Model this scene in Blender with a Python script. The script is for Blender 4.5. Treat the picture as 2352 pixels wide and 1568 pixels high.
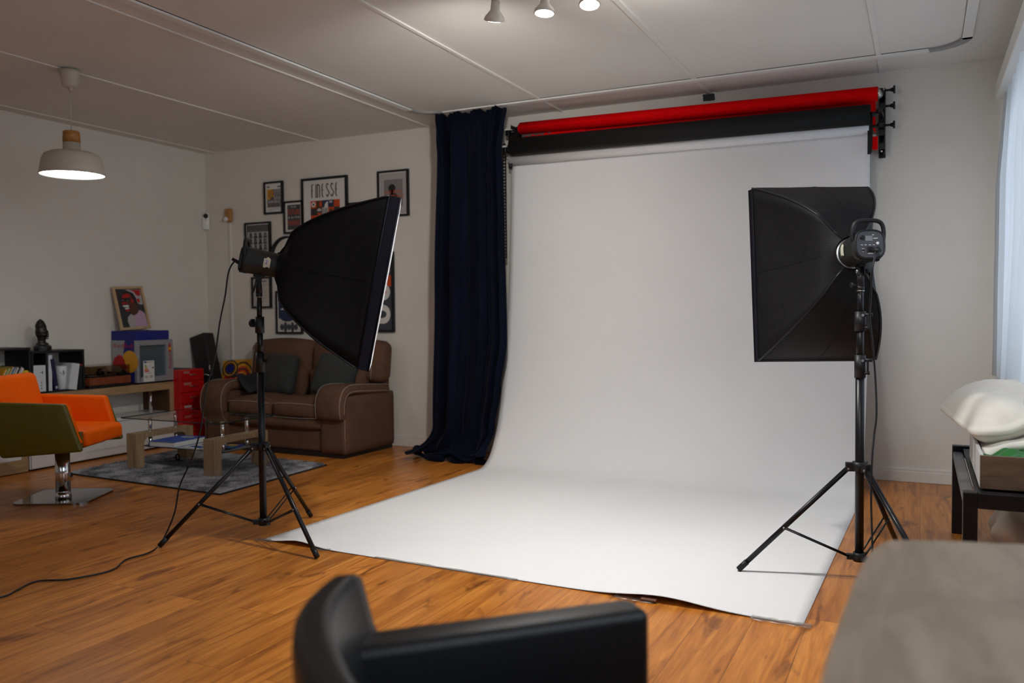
import bpy, bmesh, math, random
from mathutils import Vector, Matrix, Euler
random.seed(7)
PI = math.pi
sc = bpy.context.scene
COL = sc.collection
for o in list(bpy.data.objects):
    bpy.data.objects.remove(o)

# ------------------------------------------------------------------ camera
cam_d = bpy.data.cameras.new('camera'); cam = bpy.data.objects.new('camera', cam_d); COL.objects.link(cam)
cam_d.sensor_width = 36.0; cam_d.lens = 29.85; cam_d.sensor_fit = 'HORIZONTAL'
cam_d.clip_start = 0.05; cam_d.clip_end = 60
yaw, pitch, roll = -0.4493804, 0.03363747, 0.0092888
fwd = Vector((math.sin(yaw)*math.cos(pitch), math.cos(yaw)*math.cos(pitch), -math.sin(pitch)))
rgt = Vector((math.cos(yaw), -math.sin(yaw), 0)); dwn = fwd.cross(rgt)
r2 = rgt*math.cos(roll)+dwn*math.sin(roll); d2 = dwn*math.cos(roll)-rgt*math.sin(roll)
cam.matrix_world = Matrix(((r2.x, -d2.x, -fwd.x, 0), (r2.y, -d2.y, -fwd.y, 0), (r2.z, -d2.z, -fwd.z, 1.175), (0, 0, 0, 1)))
cam_d.dof.use_dof = True; cam_d.dof.focus_distance = 4.2; cam_d.dof.aperture_fstop = 2.0
sc.camera = cam

# ------------------------------------------------------------------ world, exposure, daylight, rear fill
sc.view_settings.view_transform = 'Standard'; sc.view_settings.look = 'None'
sc.view_settings.gamma = 1.0; sc.view_settings.use_curve_mapping = False
sc.view_settings.exposure = 0.54
wd = bpy.data.worlds.new('sky'); sc.world = wd; wd.use_nodes = True
bg = wd.node_tree.nodes['Background']; bg.inputs[0].default_value = (0.62, 0.75, 0.95, 1); bg.inputs[1].default_value = 0.6

def area_light(name, loc, direction, sx, sy, power, color, spread=180):
    l = bpy.data.lights.new(name, 'AREA'); l.shape = 'RECTANGLE'; l.size = sx; l.size_y = sy; l.energy = power; l.color = color
    l.spread = math.radians(spread)
    o = bpy.data.objects.new(name, l); COL.objects.link(o); o.location = loc
    o.rotation_euler = Vector(direction).to_track_quat('-Z', 'Y').to_euler(); return o
def spot_light(name, loc, direction, power, color, angle, blend=0.6, radius=0.05):
    l = bpy.data.lights.new(name, 'SPOT'); l.energy = power; l.color = color; l.spot_size = math.radians(angle); l.spot_blend = blend
    l.shadow_soft_size = radius
    o = bpy.data.objects.new(name, l); COL.objects.link(o); o.location = loc
    o.rotation_euler = Vector(direction).to_track_quat('-Z', 'Y').to_euler(); return o
DAY = (0.84, 0.92, 1.0)
WARM = (1.0, 0.965, 0.91)
area_light('daylight_far_window', (0.86, 4.75, 1.60), (-1, 0, -0.05), 2.5, 1.6, 22, DAY)
area_light('daylight_near_window', (0.86, 1.15, 1.65), (-1, 0.35, -0.35), 2.6, 1.6, 9, DAY, 140)
area_light('added_rear_fill', (-2.2, -2.06, 1.6), (0, 1, -0.05), 2.6, 1.5, 2.5, (1.0, 0.95, 0.90))  # added fill from behind the camera, softens the whole room

# ------------------------------------------------------------------ materials
MATS = {}
def base_mat(name):
    m = bpy.data.materials.new(name); m.use_nodes = True
    nt = m.node_tree; return m, nt, nt.nodes['Principled BSDF']
def noise_node(nt, scale, detail=4, rough=0.55, vec=None):
    n = nt.nodes.new('ShaderNodeTexNoise'); n.inputs['Scale'].default_value = scale
    n.inputs['Detail'].default_value = detail; n.inputs['Roughness'].default_value = rough
    if vec is not None: nt.links.new(vec, n.inputs['Vector'])
    return n
def obj_coord(nt, sx=1, sy=1, sz=1):
    tc = nt.nodes.new('ShaderNodeTexCoord'); mp = nt.nodes.new('ShaderNodeMapping')
    mp.inputs['Scale'].default_value = (sx, sy, sz); nt.links.new(tc.outputs['Object'], mp.inputs['Vector'])
    return mp.outputs['Vector']
def ramp(nt, fac, stops):
    r = nt.nodes.new('ShaderNodeValToRGB'); el = r.color_ramp.elements
    while len(el) < len(stops): el.new(0.5)
    for e, (p, c) in zip(el, stops): e.position = p; e.color = (*c, 1)
    nt.links.new(fac, r.inputs[0]); return r.outputs[0]
def bump(nt, b, fac, strength, dist):
    n = nt.nodes.new('ShaderNodeBump'); n.inputs['Strength'].default_value = strength; n.inputs['Distance'].default_value = dist
    nt.links.new(fac, n.inputs['Height']); nt.links.new(n.outputs[0], b.inputs['Normal'])
def mat(name, col, rough=0.5, metal=0.0, var=0.12, scale=18, bmp=0.0, bscale=None, spec=None, sheen=0, coat=0, stretch=(1, 1, 1)):
    if name in MATS: return MATS[name]
    m, nt, b = base_mat(name)
    v = obj_coord(nt, *stretch)
    n = noise_node(nt, scale, 4, 0.6, v)
    lo = tuple(c*(1-var) for c in col); hi = tuple(min(1, c*(1+var)) for c in col)
    nt.links.new(ramp(nt, n.outputs['Fac'], [(0.3, lo), (0.7, hi)]), b.inputs['Base Color'])
    b.inputs['Roughness'].default_value = rough; b.inputs['Metallic'].default_value = metal
    if spec is not None: b.inputs['Specular IOR Level'].default_value = spec
    if sheen: b.inputs['Sheen Weight'].default_value = sheen; b.inputs['Sheen Roughness'].default_value = 0.4
    if coat: b.inputs['Coat Weight'].default_value = coat; b.inputs['Coat Roughness'].default_value = 0.15
    if bmp:
        n2 = noise_node(nt, bscale or scale*4, 3, 0.6, v); bump(nt, b, n2.outputs['Fac'], bmp, 0.01)
    MATS[name] = m; return m
def emit_mat(name, col, strength):
    if name in MATS: return MATS[name]
    m, nt, b = base_mat(name)
    b.inputs['Base Color'].default_value = (*col, 1); b.inputs['Emission Color'].default_value = (*col, 1)
    b.inputs['Emission Strength'].default_value = strength; MATS[name] = m; return m
def wood_mat(name, lo, hi, stretch, rough=0.45, scale=3.0):
    if name in MATS: return MATS[name]
    m, nt, b = base_mat(name)
    v = obj_coord(nt, *stretch)
    n = noise_node(nt, scale, 8, 0.65, v); n.inputs['Distortion'].default_value = 0.6
    mid = tuple((a+c)/2 for a, c in zip(lo, hi))
    nt.links.new(ramp(nt, n.outputs['Fac'], [(0.28, lo), (0.5, mid), (0.72, hi)]), b.inputs['Base Color'])
    b.inputs['Roughness'].default_value = rough
    bump(nt, b, n.outputs['Fac'], 0.08, 0.004); MATS[name] = m; return m
def floor_mat():
    m, nt, b = base_mat('laminate_planks')
    tc = nt.nodes.new('ShaderNodeTexCoord'); sep = nt.nodes.new('ShaderNodeSeparateXYZ'); nt.links.new(tc.outputs['Object'], sep.inputs[0])
    cmb = nt.nodes.new('ShaderNodeCombineXYZ'); nt.links.new(sep.outputs['Y'], cmb.inputs['X']); nt.links.new(sep.outputs['X'], cmb.inputs['Y'])
    br = nt.nodes.new('ShaderNodeTexBrick'); nt.links.new(cmb.outputs[0], br.inputs['Vector'])
    br.inputs['Scale'].default_value = 1.0; br.inputs['Brick Width'].default_value = 1.28; br.inputs['Row Height'].default_value = 0.19
    br.inputs['Mortar Size'].default_value = 0.0012; br.inputs['Mortar Smooth'].default_value = 0.2; br.inputs['Bias'].default_value = 0.0
    br.inputs['Color1'].default_value = (0.0, 0.0, 0.0, 1); br.inputs['Color2'].default_value = (1, 1, 1, 1); br.inputs['Mortar'].default_value = (0.5, 0.5, 0.5, 1)
    br.offset = 0.37
    # grain: stretched along the plank, shifted from plank to plank
    add = nt.nodes.new('ShaderNodeVectorMath'); add.operation = 'MULTIPLY_ADD'
    nt.links.new(br.outputs['Color'], add.inputs[0]); add.inputs[1].default_value = (7.3, 3.1, 5.7)
    mp = nt.nodes.new('ShaderNodeMapping'); mp.inputs['Scale'].default_value = (17.0, 1.25, 1.0)
    nt.links.new(tc.outputs['Object'], mp.inputs['Vector']); nt.links.new(mp.outputs[0], add.inputs[2])
    n1 = noise_node(nt, 1.3, 6, 0.6, add.outputs[0]); n1.inputs['Distortion'].default_value = 0.9
    mp2 = nt.nodes.new('ShaderNodeMapping'); mp2.inputs['Scale'].default_value = (60.0, 3.0, 1.0)
    nt.links.new(tc.outputs['Object'], mp2.inputs['Vector'])
    n2 = noise_node(nt, 1.5, 4, 0.6, mp2.outputs[0])
    # blotches and knots
    mp3 = nt.nodes.new('ShaderNodeMapping'); mp3.inputs['Scale'].default_value = (5.0, 1.8, 1.0)
    nt.links.new(add.outputs[0], mp3.inputs['Vector'])
    mp4 = nt.nodes.new('ShaderNodeMapping'); mp4.inputs['Scale'].default_value = (10.0, 3.2, 1.0); nt.links.new(tc.outputs['Object'], mp4.inputs['Vector'])
    n3 = noise_node(nt, 1.2, 3, 0.5, mp4.outputs[0]); n3.inputs['Distortion'].default_value = 0.8
    c1 = ramp(nt, n1.outputs['Fac'], [(0.28, (0.28, 0.085, 0.011)), (0.44, (0.52, 0.182, 0.028)), (0.60, (0.66, 0.255, 0.044)), (0.8, (0.75, 0.335, 0.075))])
    mx = nt.nodes.new('ShaderNodeMix'); mx.data_type = 'RGBA'; mx.blend_type = 'MULTIPLY'; mx.inputs['Factor'].default_value = 1.0
    nt.links.new(c1, mx.inputs['A']); nt.links.new(ramp(nt, n2.outputs['Fac'], [(0.3, (0.80, 0.76, 0.72)), (0.6, (1.06, 1.05, 1.04))]), mx.inputs['B'])
    mx2 = nt.nodes.new('ShaderNodeMix'); mx2.data_type = 'RGBA'; mx2.blend_type = 'MULTIPLY'; mx2.inputs['Factor'].default_value = 1.0
    nt.links.new(mx.outputs['Result'], mx2.inputs['A'])
    nt.links.new(ramp(nt, n3.outputs['Fac'], [(0.30, (0.48, 0.42, 0.36)), (0.40, (0.95, 0.94, 0.92)), (0.7, (1.0, 1.0, 1.0))]), mx2.inputs['B'])
    mx3 = nt.nodes.new('ShaderNodeMix'); mx3.data_type = 'RGBA'; mx3.blend_type = 'MULTIPLY'; mx3.inputs['Factor'].default_value = 1.0
    nt.links.new(mx2.outputs['Result'], mx3.inputs['A'])
    nt.links.new(ramp(nt, br.outputs['Color'], [(0.0, (0.82, 0.80, 0.78)), (1.0, (1.10, 1.10, 1.10))]), mx3.inputs['B'])
    mx4 = nt.nodes.new('ShaderNodeMix'); mx4.data_type = 'RGBA'; mx4.blend_type = 'MULTIPLY'
    nt.links.new(br.outputs['Fac'], mx4.inputs['Factor']); nt.links.new(mx3.outputs['Result'], mx4.inputs['A']); mx4.inputs['B'].default_value = (0.35, 0.3, 0.26, 1)
    nt.links.new(mx4.outputs['Result'], b.inputs['Base Color'])
    b.inputs['Roughness'].default_value = 0.30; b.inputs['Specular IOR Level'].default_value = 0.32
    bump(nt, b, n2.outputs['Fac'], 0.04, 0.002)
    return m
def translucent_mat(name, col, trans, fac=0.5, transp=0.0):
    if name in MATS: return MATS[name]
    m = bpy.data.materials.new(name); m.use_nodes = True; nt = m.node_tree; nt.nodes.clear()
    out = nt.nodes.new('ShaderNodeOutputMaterial'); d = nt.nodes.new('ShaderNodeBsdfDiffuse'); t = nt.nodes.new('ShaderNodeBsdfTranslucent')
    v = obj_coord(nt, 1, 1, 0.2); n = noise_node(nt, 12, 3, 0.5, v)
    nt.links.new(ramp(nt, n.outputs['Fac'], [(0.3, tuple(c*0.95 for c in col)), (0.7, col)]), d.inputs[0]); t.inputs[0].default_value = (*trans, 1)
    mx = nt.nodes.new('ShaderNodeMixShader'); mx.inputs[0].default_value = fac
    nt.links.new(d.outputs[0], mx.inputs[1]); nt.links.new(t.outputs[0], mx.inputs[2]); res = mx.outputs[0]
    if transp:
        tr = nt.nodes.new('ShaderNodeBsdfTransparent'); m2 = nt.nodes.new('ShaderNodeMixShader'); m2.inputs[0].default_value = transp
        nt.links.new(res, m2.inputs[1]); nt.links.new(tr.outputs[0], m2.inputs[2]); res = m2.outputs[0]
    nt.links.new(res, out.inputs[0]); MATS[name] = m; return m
def pane_mat(name, tint, refl=0.1, rough=0.02):
    if name in MATS: return MATS[name]
    m = bpy.data.materials.new(name); m.use_nodes = True; nt = m.node_tree; nt.nodes.clear()
    out = nt.nodes.new('ShaderNodeOutputMaterial'); tr = nt.nodes.new('ShaderNodeBsdfTransparent'); tr.inputs[0].default_value = (*tint, 1)
    g = nt.nodes.new('ShaderNodeBsdfGlossy'); g.inputs['Roughness'].default_value = rough
    lw = nt.nodes.new('ShaderNodeLayerWeight'); lw.inputs['Blend'].default_value = 0.5
    pw = nt.nodes.new('ShaderNodeMath'); pw.operation = 'POWER'; pw.inputs[1].default_value = 4.0; nt.links.new(lw.outputs['Facing'], pw.inputs[0])
    mul = nt.nodes.new('ShaderNodeMath'); mul.operation = 'MULTIPLY_ADD'; mul.inputs[1].default_value = 0.75; mul.inputs[2].default_value = 0.03+refl*0.2
    nt.links.new(pw.outputs[0], mul.inputs[0])
    mx = nt.nodes.new('ShaderNodeMixShader'); nt.links.new(mul.outputs[0], mx.inputs[0]); nt.links.new(tr.outputs[0], mx.inputs[1]); nt.links.new(g.outputs[0], mx.inputs[2])
    nt.links.new(mx.outputs[0], out.inputs[0]); MATS[name] = m; return m

WALL = mat('wall_paint', (0.74, 0.71, 0.65), 0.75, var=0.02, scale=3, bmp=0.06, bscale=60)
CEIL = mat('ceiling_paint', (0.75, 0.73, 0.685), 0.8, var=0.02, scale=3, bmp=0.05, bscale=60)
TRIM = mat('white_trim', (0.74, 0.71, 0.66), 0.5, var=0.03)
RAIL = mat('white_rail_enamel', (0.80, 0.80, 0.77), 0.35, var=0.02)
RAILG = mat('grey_rail_bend', (0.30, 0.30, 0.30), 0.4, var=0.05)
FLOOR = floor_mat()
BLACKM = mat('black_powder_coat', (0.006, 0.006, 0.008), 0.34, var=0.2, spec=.35)
BLACKP = mat('black_plastic', (0.010, 0.010, 0.012), 0.45, var=0.2, bmp=0.05, spec=.35)
DGREY = mat('dark_grey_plastic', (0.060, 0.063, 0.075), 0.45, var=0.1)
STROBE = mat('graphite_enamel', (0.016, 0.018, 0.018), 0.42, var=0.1, spec=.35)
FABB = mat('black_nylon', (0.006, 0.006, 0.007), 0.55, var=0.25, scale=30, bmp=0.2, bscale=240, spec=.18)
FABI = mat('inner_navy_black_nylon', (0.005, 0.005, 0.010), 0.6, var=0.2, scale=30, spec=.12)
DIFF = mat('diffuser_white', (0.85, 0.86, 0.88), 0.8, var=0.02)
CHROME = mat('chrome', (0.72, 0.72, 0.73), 0.10, 1.0, var=0.02)
STEEL = mat('brushed_steel', (0.55, 0.55, 0.55), 0.30, 1.0, var=0.06)
PAPER = mat('white_backdrop_paper', (0.82, 0.815, 0.81), 0.85, var=0.012, scale=2.5, bmp=0.02, bscale=6)
REDP = mat('red_backdrop_paper', (0.80, 0.0, 0.002), 0.8, var=0.04, spec=.1)
BLKP = mat('black_backdrop_paper', (0.008, 0.008, 0.008), 0.7, var=0.1, spec=.3)
NAVY = mat('navy_velvet', (0.0026, 0.0042, 0.0125), 0.8, var=0.3, scale=9, sheen=0.05, stretch=(1, 1, 0.2), spec=.08)
SOFA = mat('brown_suede', (0.118, 0.060, 0.036), 0.85, var=0.14, scale=7, bmp=0.12, bscale=120, spec=.2)
THREAD = mat('pale_thread', (0.52, 0.48, 0.42), 0.7, var=0.05)
CHAR = mat('charcoal_cloth', (0.030, 0.032, 0.032), 0.9, var=0.2, scale=40, bmp=0.2, bscale=200)
BLKCLOTH = mat('black_cloth', (0.012, 0.012, 0.014), 0.85, var=0.2)
OAK = wood_mat('light_oak', (0.28, 0.165, 0.075), (0.50, 0.335, 0.18), (14, 1.2, 14))
OAKV = wood_mat('rough_oak_upright', (0.20, 0.125, 0.065), (0.46, 0.31, 0.17), (16, 16, 1.4))
OAKY = wood_mat('rough_oak_beam', (0.22, 0.14, 0.075), (0.48, 0.33, 0.19), (16, 1.6, 16))
DESK = wood_mat('greyed_ash_top', (0.27, 0.195, 0.125), (0.47, 0.37, 0.265), (7.5, 2.0, 4.5), rough=0.42, scale=2.0)
WHITEL = mat('white_lacquer', (0.74, 0.74, 0.73), 0.22, var=0.01)
BLKBOX = mat('black_brown_board', (0.007, 0.007, 0.008), 0.5, var=0.2)
ORANGE = mat('orange_leatherette', (0.92, 0.130, 0.0), 0.5, var=0.04, bmp=0.05, bscale=220, spec=.15)
OLIVE = mat('olive_green_leatherette', (0.105, 0.088, 0.0), 0.45, var=0.08, bmp=0.05, bscale=220)
BLKLEA = mat('black_leather', (0.006, 0.006, 0.007), 0.40, var=0.15, bmp=0.12, bscale=140, spec=.42)
GLASS = pane_mat('clear_table_glass', (0.90, 0.95, 0.93), 0.2)
GLASSF = mat('frosted_glass', (0.34, 0.40, 0.40), 0.35, var=0.05)
GLEDGE = mat('dark_glass_edge', (0.012, 0.028, 0.026), 0.15, var=0.05)
WPANE = pane_mat('window_glass', (0.98, 0.99, 0.99), 0.1)
SMOKE = pane_mat('smoked_acrylic', (0.84, 0.78, 0.70), 0.2)
FPANE = pane_mat('fridge_glass', (0.80, 0.86, 0.88), 0.3)
REDM = mat('red_enamel_steel', (0.52, 0.008, 0.008), 0.32, var=0.04)
SHEER = translucent_mat('white_sheer', (0.78, 0.81, 0.83), (0.44, 0.48, 0.53), 0.55, 0.05)
PILLOW = mat('cream_cotton', (0.74, 0.71, 0.64), 0.9, var=0.04, bmp=0.1, bscale=30)
WFRAME = mat('white_window_frame', (0.8, 0.8, 0.8), 0.4, var=0.02)
RUG = None
def rug_mat():
    m, nt, b = base_mat('grey_shag'); v = obj_coord(nt)
    n1 = noise_node(nt, 260, 2, 0.7, v); n2 = noise_node(nt, 7, 4, 0.6, v)
    mx = nt.nodes.new('ShaderNodeMath'); mx.operation = 'MULTIPLY_ADD'; mx.inputs[1].default_value = 0.75
    nt.links.new(n1.outputs['Fac'], mx.inputs[0])
    m2 = nt.nodes.new('ShaderNodeMath'); m2.operation = 'MULTIPLY_ADD'; m2.inputs[1].default_value = 0.75; m2.inputs[2].default_value = -0.28
    nt.links.new(n2.outputs['Fac'], m2.inputs[0]); nt.links.new(m2.outputs[0], mx.inputs[2])
    nt.links.new(ramp(nt, mx.outputs[0], [(0.24, (0.022, 0.022, 0.027)), (0.40, (0.22, 0.222, 0.24)), (0.56, (0.68, 0.685, 0.72))]), b.inputs['Base Color'])
    b.inputs['Roughness'].default_value = 0.95; bump(nt, b, n1.outputs['Fac'], 0.8, 0.02); return m
RUG = rug_mat()
def C(name, col, rough=0.6): return mat('print_'+name, col, rough, var=0.03)
cBLACK = C('black', (0.012, 0.012, 0.012)); cWHITE = C('white', (0.72, 0.70, 0.67)); cCREAM = C('cream', (0.58, 0.54, 0.48)); cORANGE = C('orange', (0.62, 0.075, 0.012))
cRED = C('red', (0.45, 0.008, 0.01)); cNAVY = C('navy', (0.018, 0.03, 0.075)); cDARK = C('charcoal', (0.03, 0.032, 0.035)); cSLATE = C('slate', (0.055, 0.06, 0.075))
cYEL = C('yellow', (0.72, 0.34, 0.02)); cGREY = C('grey', (0.22, 0.215, 0.21)); cMGREY = C('mid_grey', (0.10, 0.10, 0.10)); cLGREY = C('light_grey', (0.42, 0.41, 0.40))
cBLUE = C('blue', (0.010, 0.016, 0.20)); cCOBALT = C('cobalt', (0.025, 0.075, 0.36)); cSKIN = C('dark_skin', (0.10, 0.022, 0.012)); cLILAC = C('lilac', (0.50, 0.33, 0.45)); cGREEN = C('green', (0.02, 0.32, 0.05))
cBROWN = C('brown', (0.08, 0.035, 0.015)); cSILVER = mat('silver_grey_panel', (0.36, 0.37, 0.39), 0.35, 0.3, var=0.03); cBLUEG = C('steel_blue', (0.10, 0.20, 0.34)); cLIME = C('lime', (0.38, 0.40, 0.08))
PALEWOOD = wood_mat('pale_pine', (0.44, 0.29, 0.15), (0.60, 0.43, 0.25), (8, 8, 8))

# ------------------------------------------------------------------ mesh builder
class MB:
    def __init__(self, m=None): self.v = []; self.f = []; self.mi = []; self.sm = []; self.mats = []; self.cur = 0; self.use(m) if m else None
    def use(self, m):
        if m not in self.mats: self.mats.append(m)
        self.cur = self.mats.index(m); return self
    def add(self, vs, fs, smooth=False):
        o = len(self.v); self.v += [Vector(p) for p in vs]
        for f in fs: self.f.append([i+o for i in f]); self.mi.append(self.cur); self.sm.append(smooth)
        return self
    def box(self, x0, x1, y0, y1, z0, z1, bev=0.0, seg=2, M=None):
        if bev <= 0:
            vs = [(x, y, z) for x in (x0, x1) for y in (y0, y1) for z in (z0, z1)]
            fs = [(0, 1, 3, 2), (4, 6, 7, 5), (0, 4, 5, 1), (2, 3, 7, 6), (0, 2, 6, 4), (1, 5, 7, 3)]
            if M: vs = [M @ Vector(p) for p in vs]
            return self.add(vs, fs)
        bm = bmesh.new(); bmesh.ops.create_cube(bm, size=1)
        bmesh.ops.scale(bm, vec=(x1-x0, y1-y0, z1-z0), verts=bm.verts)
        bmesh.ops.translate(bm, vec=((x0+x1)/2, (y0+y1)/2, (z0+z1)/2), verts=bm.verts)
        bmesh.ops.bevel(bm, geom=list(bm.edges), offset=bev, segments=seg, profile=0.5, affect='EDGES')
        return self.frombm(bm, M, bev > 0.012)
    def frombm(self, bm, M=None, smooth=False):
        bm.verts.index_update(); vs = [v.co.copy() for v in bm.verts]
        if M: vs = [M @ p for p in vs]
        self.add(vs, [[v.index for v in f.verts] for f in bm.faces], smooth); bm.free(); return self
    def cyl(self, p0, p1, r0, r1=None, n=16, cap=True, smooth=True):
        p0, p1 = Vector(p0), Vector(p1); r1 = r0 if r1 is None else r1
        d = (p1-p0).normalized(); a = d.orthogonal().normalized(); b = d.cross(a)
        vs = []
        for p, r in ((p0, r0), (p1, r1)): vs += [p+(a*math.cos(2*PI*i/n)+b*math.sin(2*PI*i/n))*r for i in range(n)]
        self.add(vs, [(i, (i+1) % n, n+(i+1) % n, n+i) for i in range(n)], smooth)
        if cap:
            self.add(vs[:n], [list(range(n))[::-1]]); self.add(vs[n:], [list(range(n))])
        return self
    def tube(self, pts, r, n=8, closed=False, rr=None):
        pts = [Vector(p) for p in pts]; N = len(pts); vs = []; prev = None
        for i, p in enumerate(pts):
            if closed: t = pts[(i+1) % N]-pts[i-1]
            else: t = pts[min(i+1, N-1)]-pts[max(i-1, 0)]
            t.normalize()
            a = t.orthogonal().normalized() if prev is None else (prev-t*prev.dot(t)).normalized()
            prev = a; b = t.cross(a); q = rr[i] if rr else r
            vs += [p+(a*math.cos(2*PI*k/n)+b*math.sin(2*PI*k/n))*q for k in range(n)]
        fs = []
        for i in range(N if closed else N-1):
            j = (i+1) % N
            fs += [(i*n+k, i*n+(k+1) % n, j*n+(k+1) % n, j*n+k) for k in range(n)]
        self.add(vs, fs, True)
        if not closed: self.add(vs[:n], [list(range(n))[::-1]]); self.add(vs[-n:], [list(range(n))])
        return self
    def lathe(self, prof, c=(0, 0, 0), n=32, M=None, smooth=True):
        vs = []
        for r, z in prof: vs += [Vector((r*math.cos(2*PI*k/n), r*math.sin(2*PI*k/n), z)) for k in range(n)]
        vs = [(M @ p if M else p)+Vector(c) for p in vs]
        fs = []
        for i in range(len(prof)-1): fs += [(i*n+k, i*n+(k+1) % n, (i+1)*n+(k+1) % n, (i+1)*n+k) for k in range(n)]
        self.add(vs, fs, smooth); return self
    def prism(self, poly, fn, w0, w1, smooth=False):
        n = len(poly); vs = [fn(u, v, w0) for u, v in poly]+[fn(u, v, w1) for u, v in poly]
        self.add(vs, [list(range(n))[::-1], list(range(n, 2*n))]); self.add(vs, [(i, (i+1) % n, n+(i+1) % n, n+i) for i in range(n)], smooth); return self
    def grid(self, fn, nu, nv, smooth=True, closeu=False):
        vs = [fn(i/(nu if closeu else nu-1), j/(nv-1)) for j in range(nv) for i in range(nu)]
        fs = [(j*nu+i, j*nu+(i+1) % nu, (j+1)*nu+(i+1) % nu, (j+1)*nu+i) for j in range(nv-1) for i in range(nu if closeu else nu-1)]
        return self.add(vs, fs, smooth)
    def slab(self, fn, nu, nv, th):
        """grid with thickness: th is a vector function or a vector"""
        g = [[Vector(fn(i/(nu-1), j/(nv-1))) for i in range(nu)] for j in range(nv)]
        t = Vector(th)
        top = [p for r in g for p in r]; bot = [p+t for p in top]; K = len(top); vs = top+bot; fs = []
        for j in range(nv-1):
            for i in range(nu-1):
                a = j*nu+i; fs.append((a, a+1, a+nu+1, a+nu)); fs.append((K+a, K+a+nu, K+a+nu+1, K+a+1))
        for i in range(nu-1):
            fs.append((i, K+i, K+i+1, i+1)); a = (nv-1)*nu+i; fs.append((a, a+1, K+a+1, K+a))
        for j in range(nv-1):
            a = j*nu; fs.append((a, a+nu, K+a+nu, K+a)); a = j*nu+nu-1; fs.append((a, K+a, K+a+nu, a+nu))
        return self.add(vs, fs, True)
    def rbox(self, c, s, r, puff=(0, 0, 0), seg=10, M=None, fn=None):
        """rounded, puffed box"""
        bm = bmesh.new(); bmesh.ops.create_cube(bm, size=2)
        bmesh.ops.subdivide_edges(bm, edges=list(bm.edges), cuts=seg, use_grid_fill=True)
        h = Vector(s)*0.5
        for v in bm.verts:
            q = v.co.copy(); p = Vector((q.x*h.x, q.y*h.y, q.z*h.z))
            inn = Vector([max(-(h[i]-r), min(h[i]-r, p[i])) for i in range(3)]); d = p-inn
            if d.length > 1e-9: p = inn+d.normalized()*r
            w = [1-q[i]**2 for i in range(3)]
            p.x += puff[0]*q.x*w[1]*w[2]*(abs(q.x) > .5); p.y += puff[1]*q.y*w[0]*w[2]*(abs(q.y) > .5); p.z += puff[2]*q.z*w[0]*w[1]*(abs(q.z) > .5)
            if fn: p = fn(p)
            p += Vector(c); v.co = p
        return self.frombm(bm, M, True)
    def build(self, name, parent=None, M=None, recalc=True):
        me = bpy.data.meshes.new(name); vs = self.v if M is None else [M @ p for p in self.v]
        me.from_pydata([tuple(p) for p in vs], [], self.f)
        for m in self.mats: me.materials.append(m)
        for p, k, s in zip(me.polygons, self.mi, self.sm): p.material_index = k; p.use_smooth = s
        if recalc:
            bm = bmesh.new(); bm.from_mesh(me); bmesh.ops.remove_doubles(bm, verts=bm.verts, dist=1e-5)
            bmesh.ops.recalc_face_normals(bm, faces=bm.faces); bm.to_mesh(me); bm.free()
        me.update(); o = bpy.data.objects.new(name, me); COL.objects.link(o)
        if parent is not None: o.parent = parent
        return o

def tag(o, label, cat, group=None, kind=None):
    o['label'] = label; o['category'] = cat
    if group: o['group'] = group
    if kind: o['kind'] = kind
    return o
def thing(name, label, cat, loc=(0, 0, 0), rotz=0.0, group=None, rot=None):
    o = bpy.data.objects.new(name, None); COL.objects.link(o); o.empty_display_size = 0.1
    o.location = loc; o.rotation_euler = rot if rot else (0, 0, rotz)
    return tag(o, label, cat, group)
def inv(o): return Matrix.LocRotScale(o.location, o.rotation_euler, None).inverted()
def part(mb, name, parent, world=False, root=None):
    root = parent
    while root.parent is not None: root = root.parent
    return mb.build(name, parent, inv(root) if world else None)
def single(mb, name, label, cat, loc, group=None, rotz=0.0):
    """a thing that is one mesh; mb is in world coordinates"""
    M = Matrix.LocRotScale(Vector(loc), Euler((0, 0, rotz)), None)
    o = mb.build(name, None, M.inverted()); o.location = loc; o.rotation_euler = (0, 0, rotz)
    return tag(o, label, cat, group)
def struct(mb, name):
    o = mb.build(name); o['kind'] = 'structure'; return o

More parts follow.
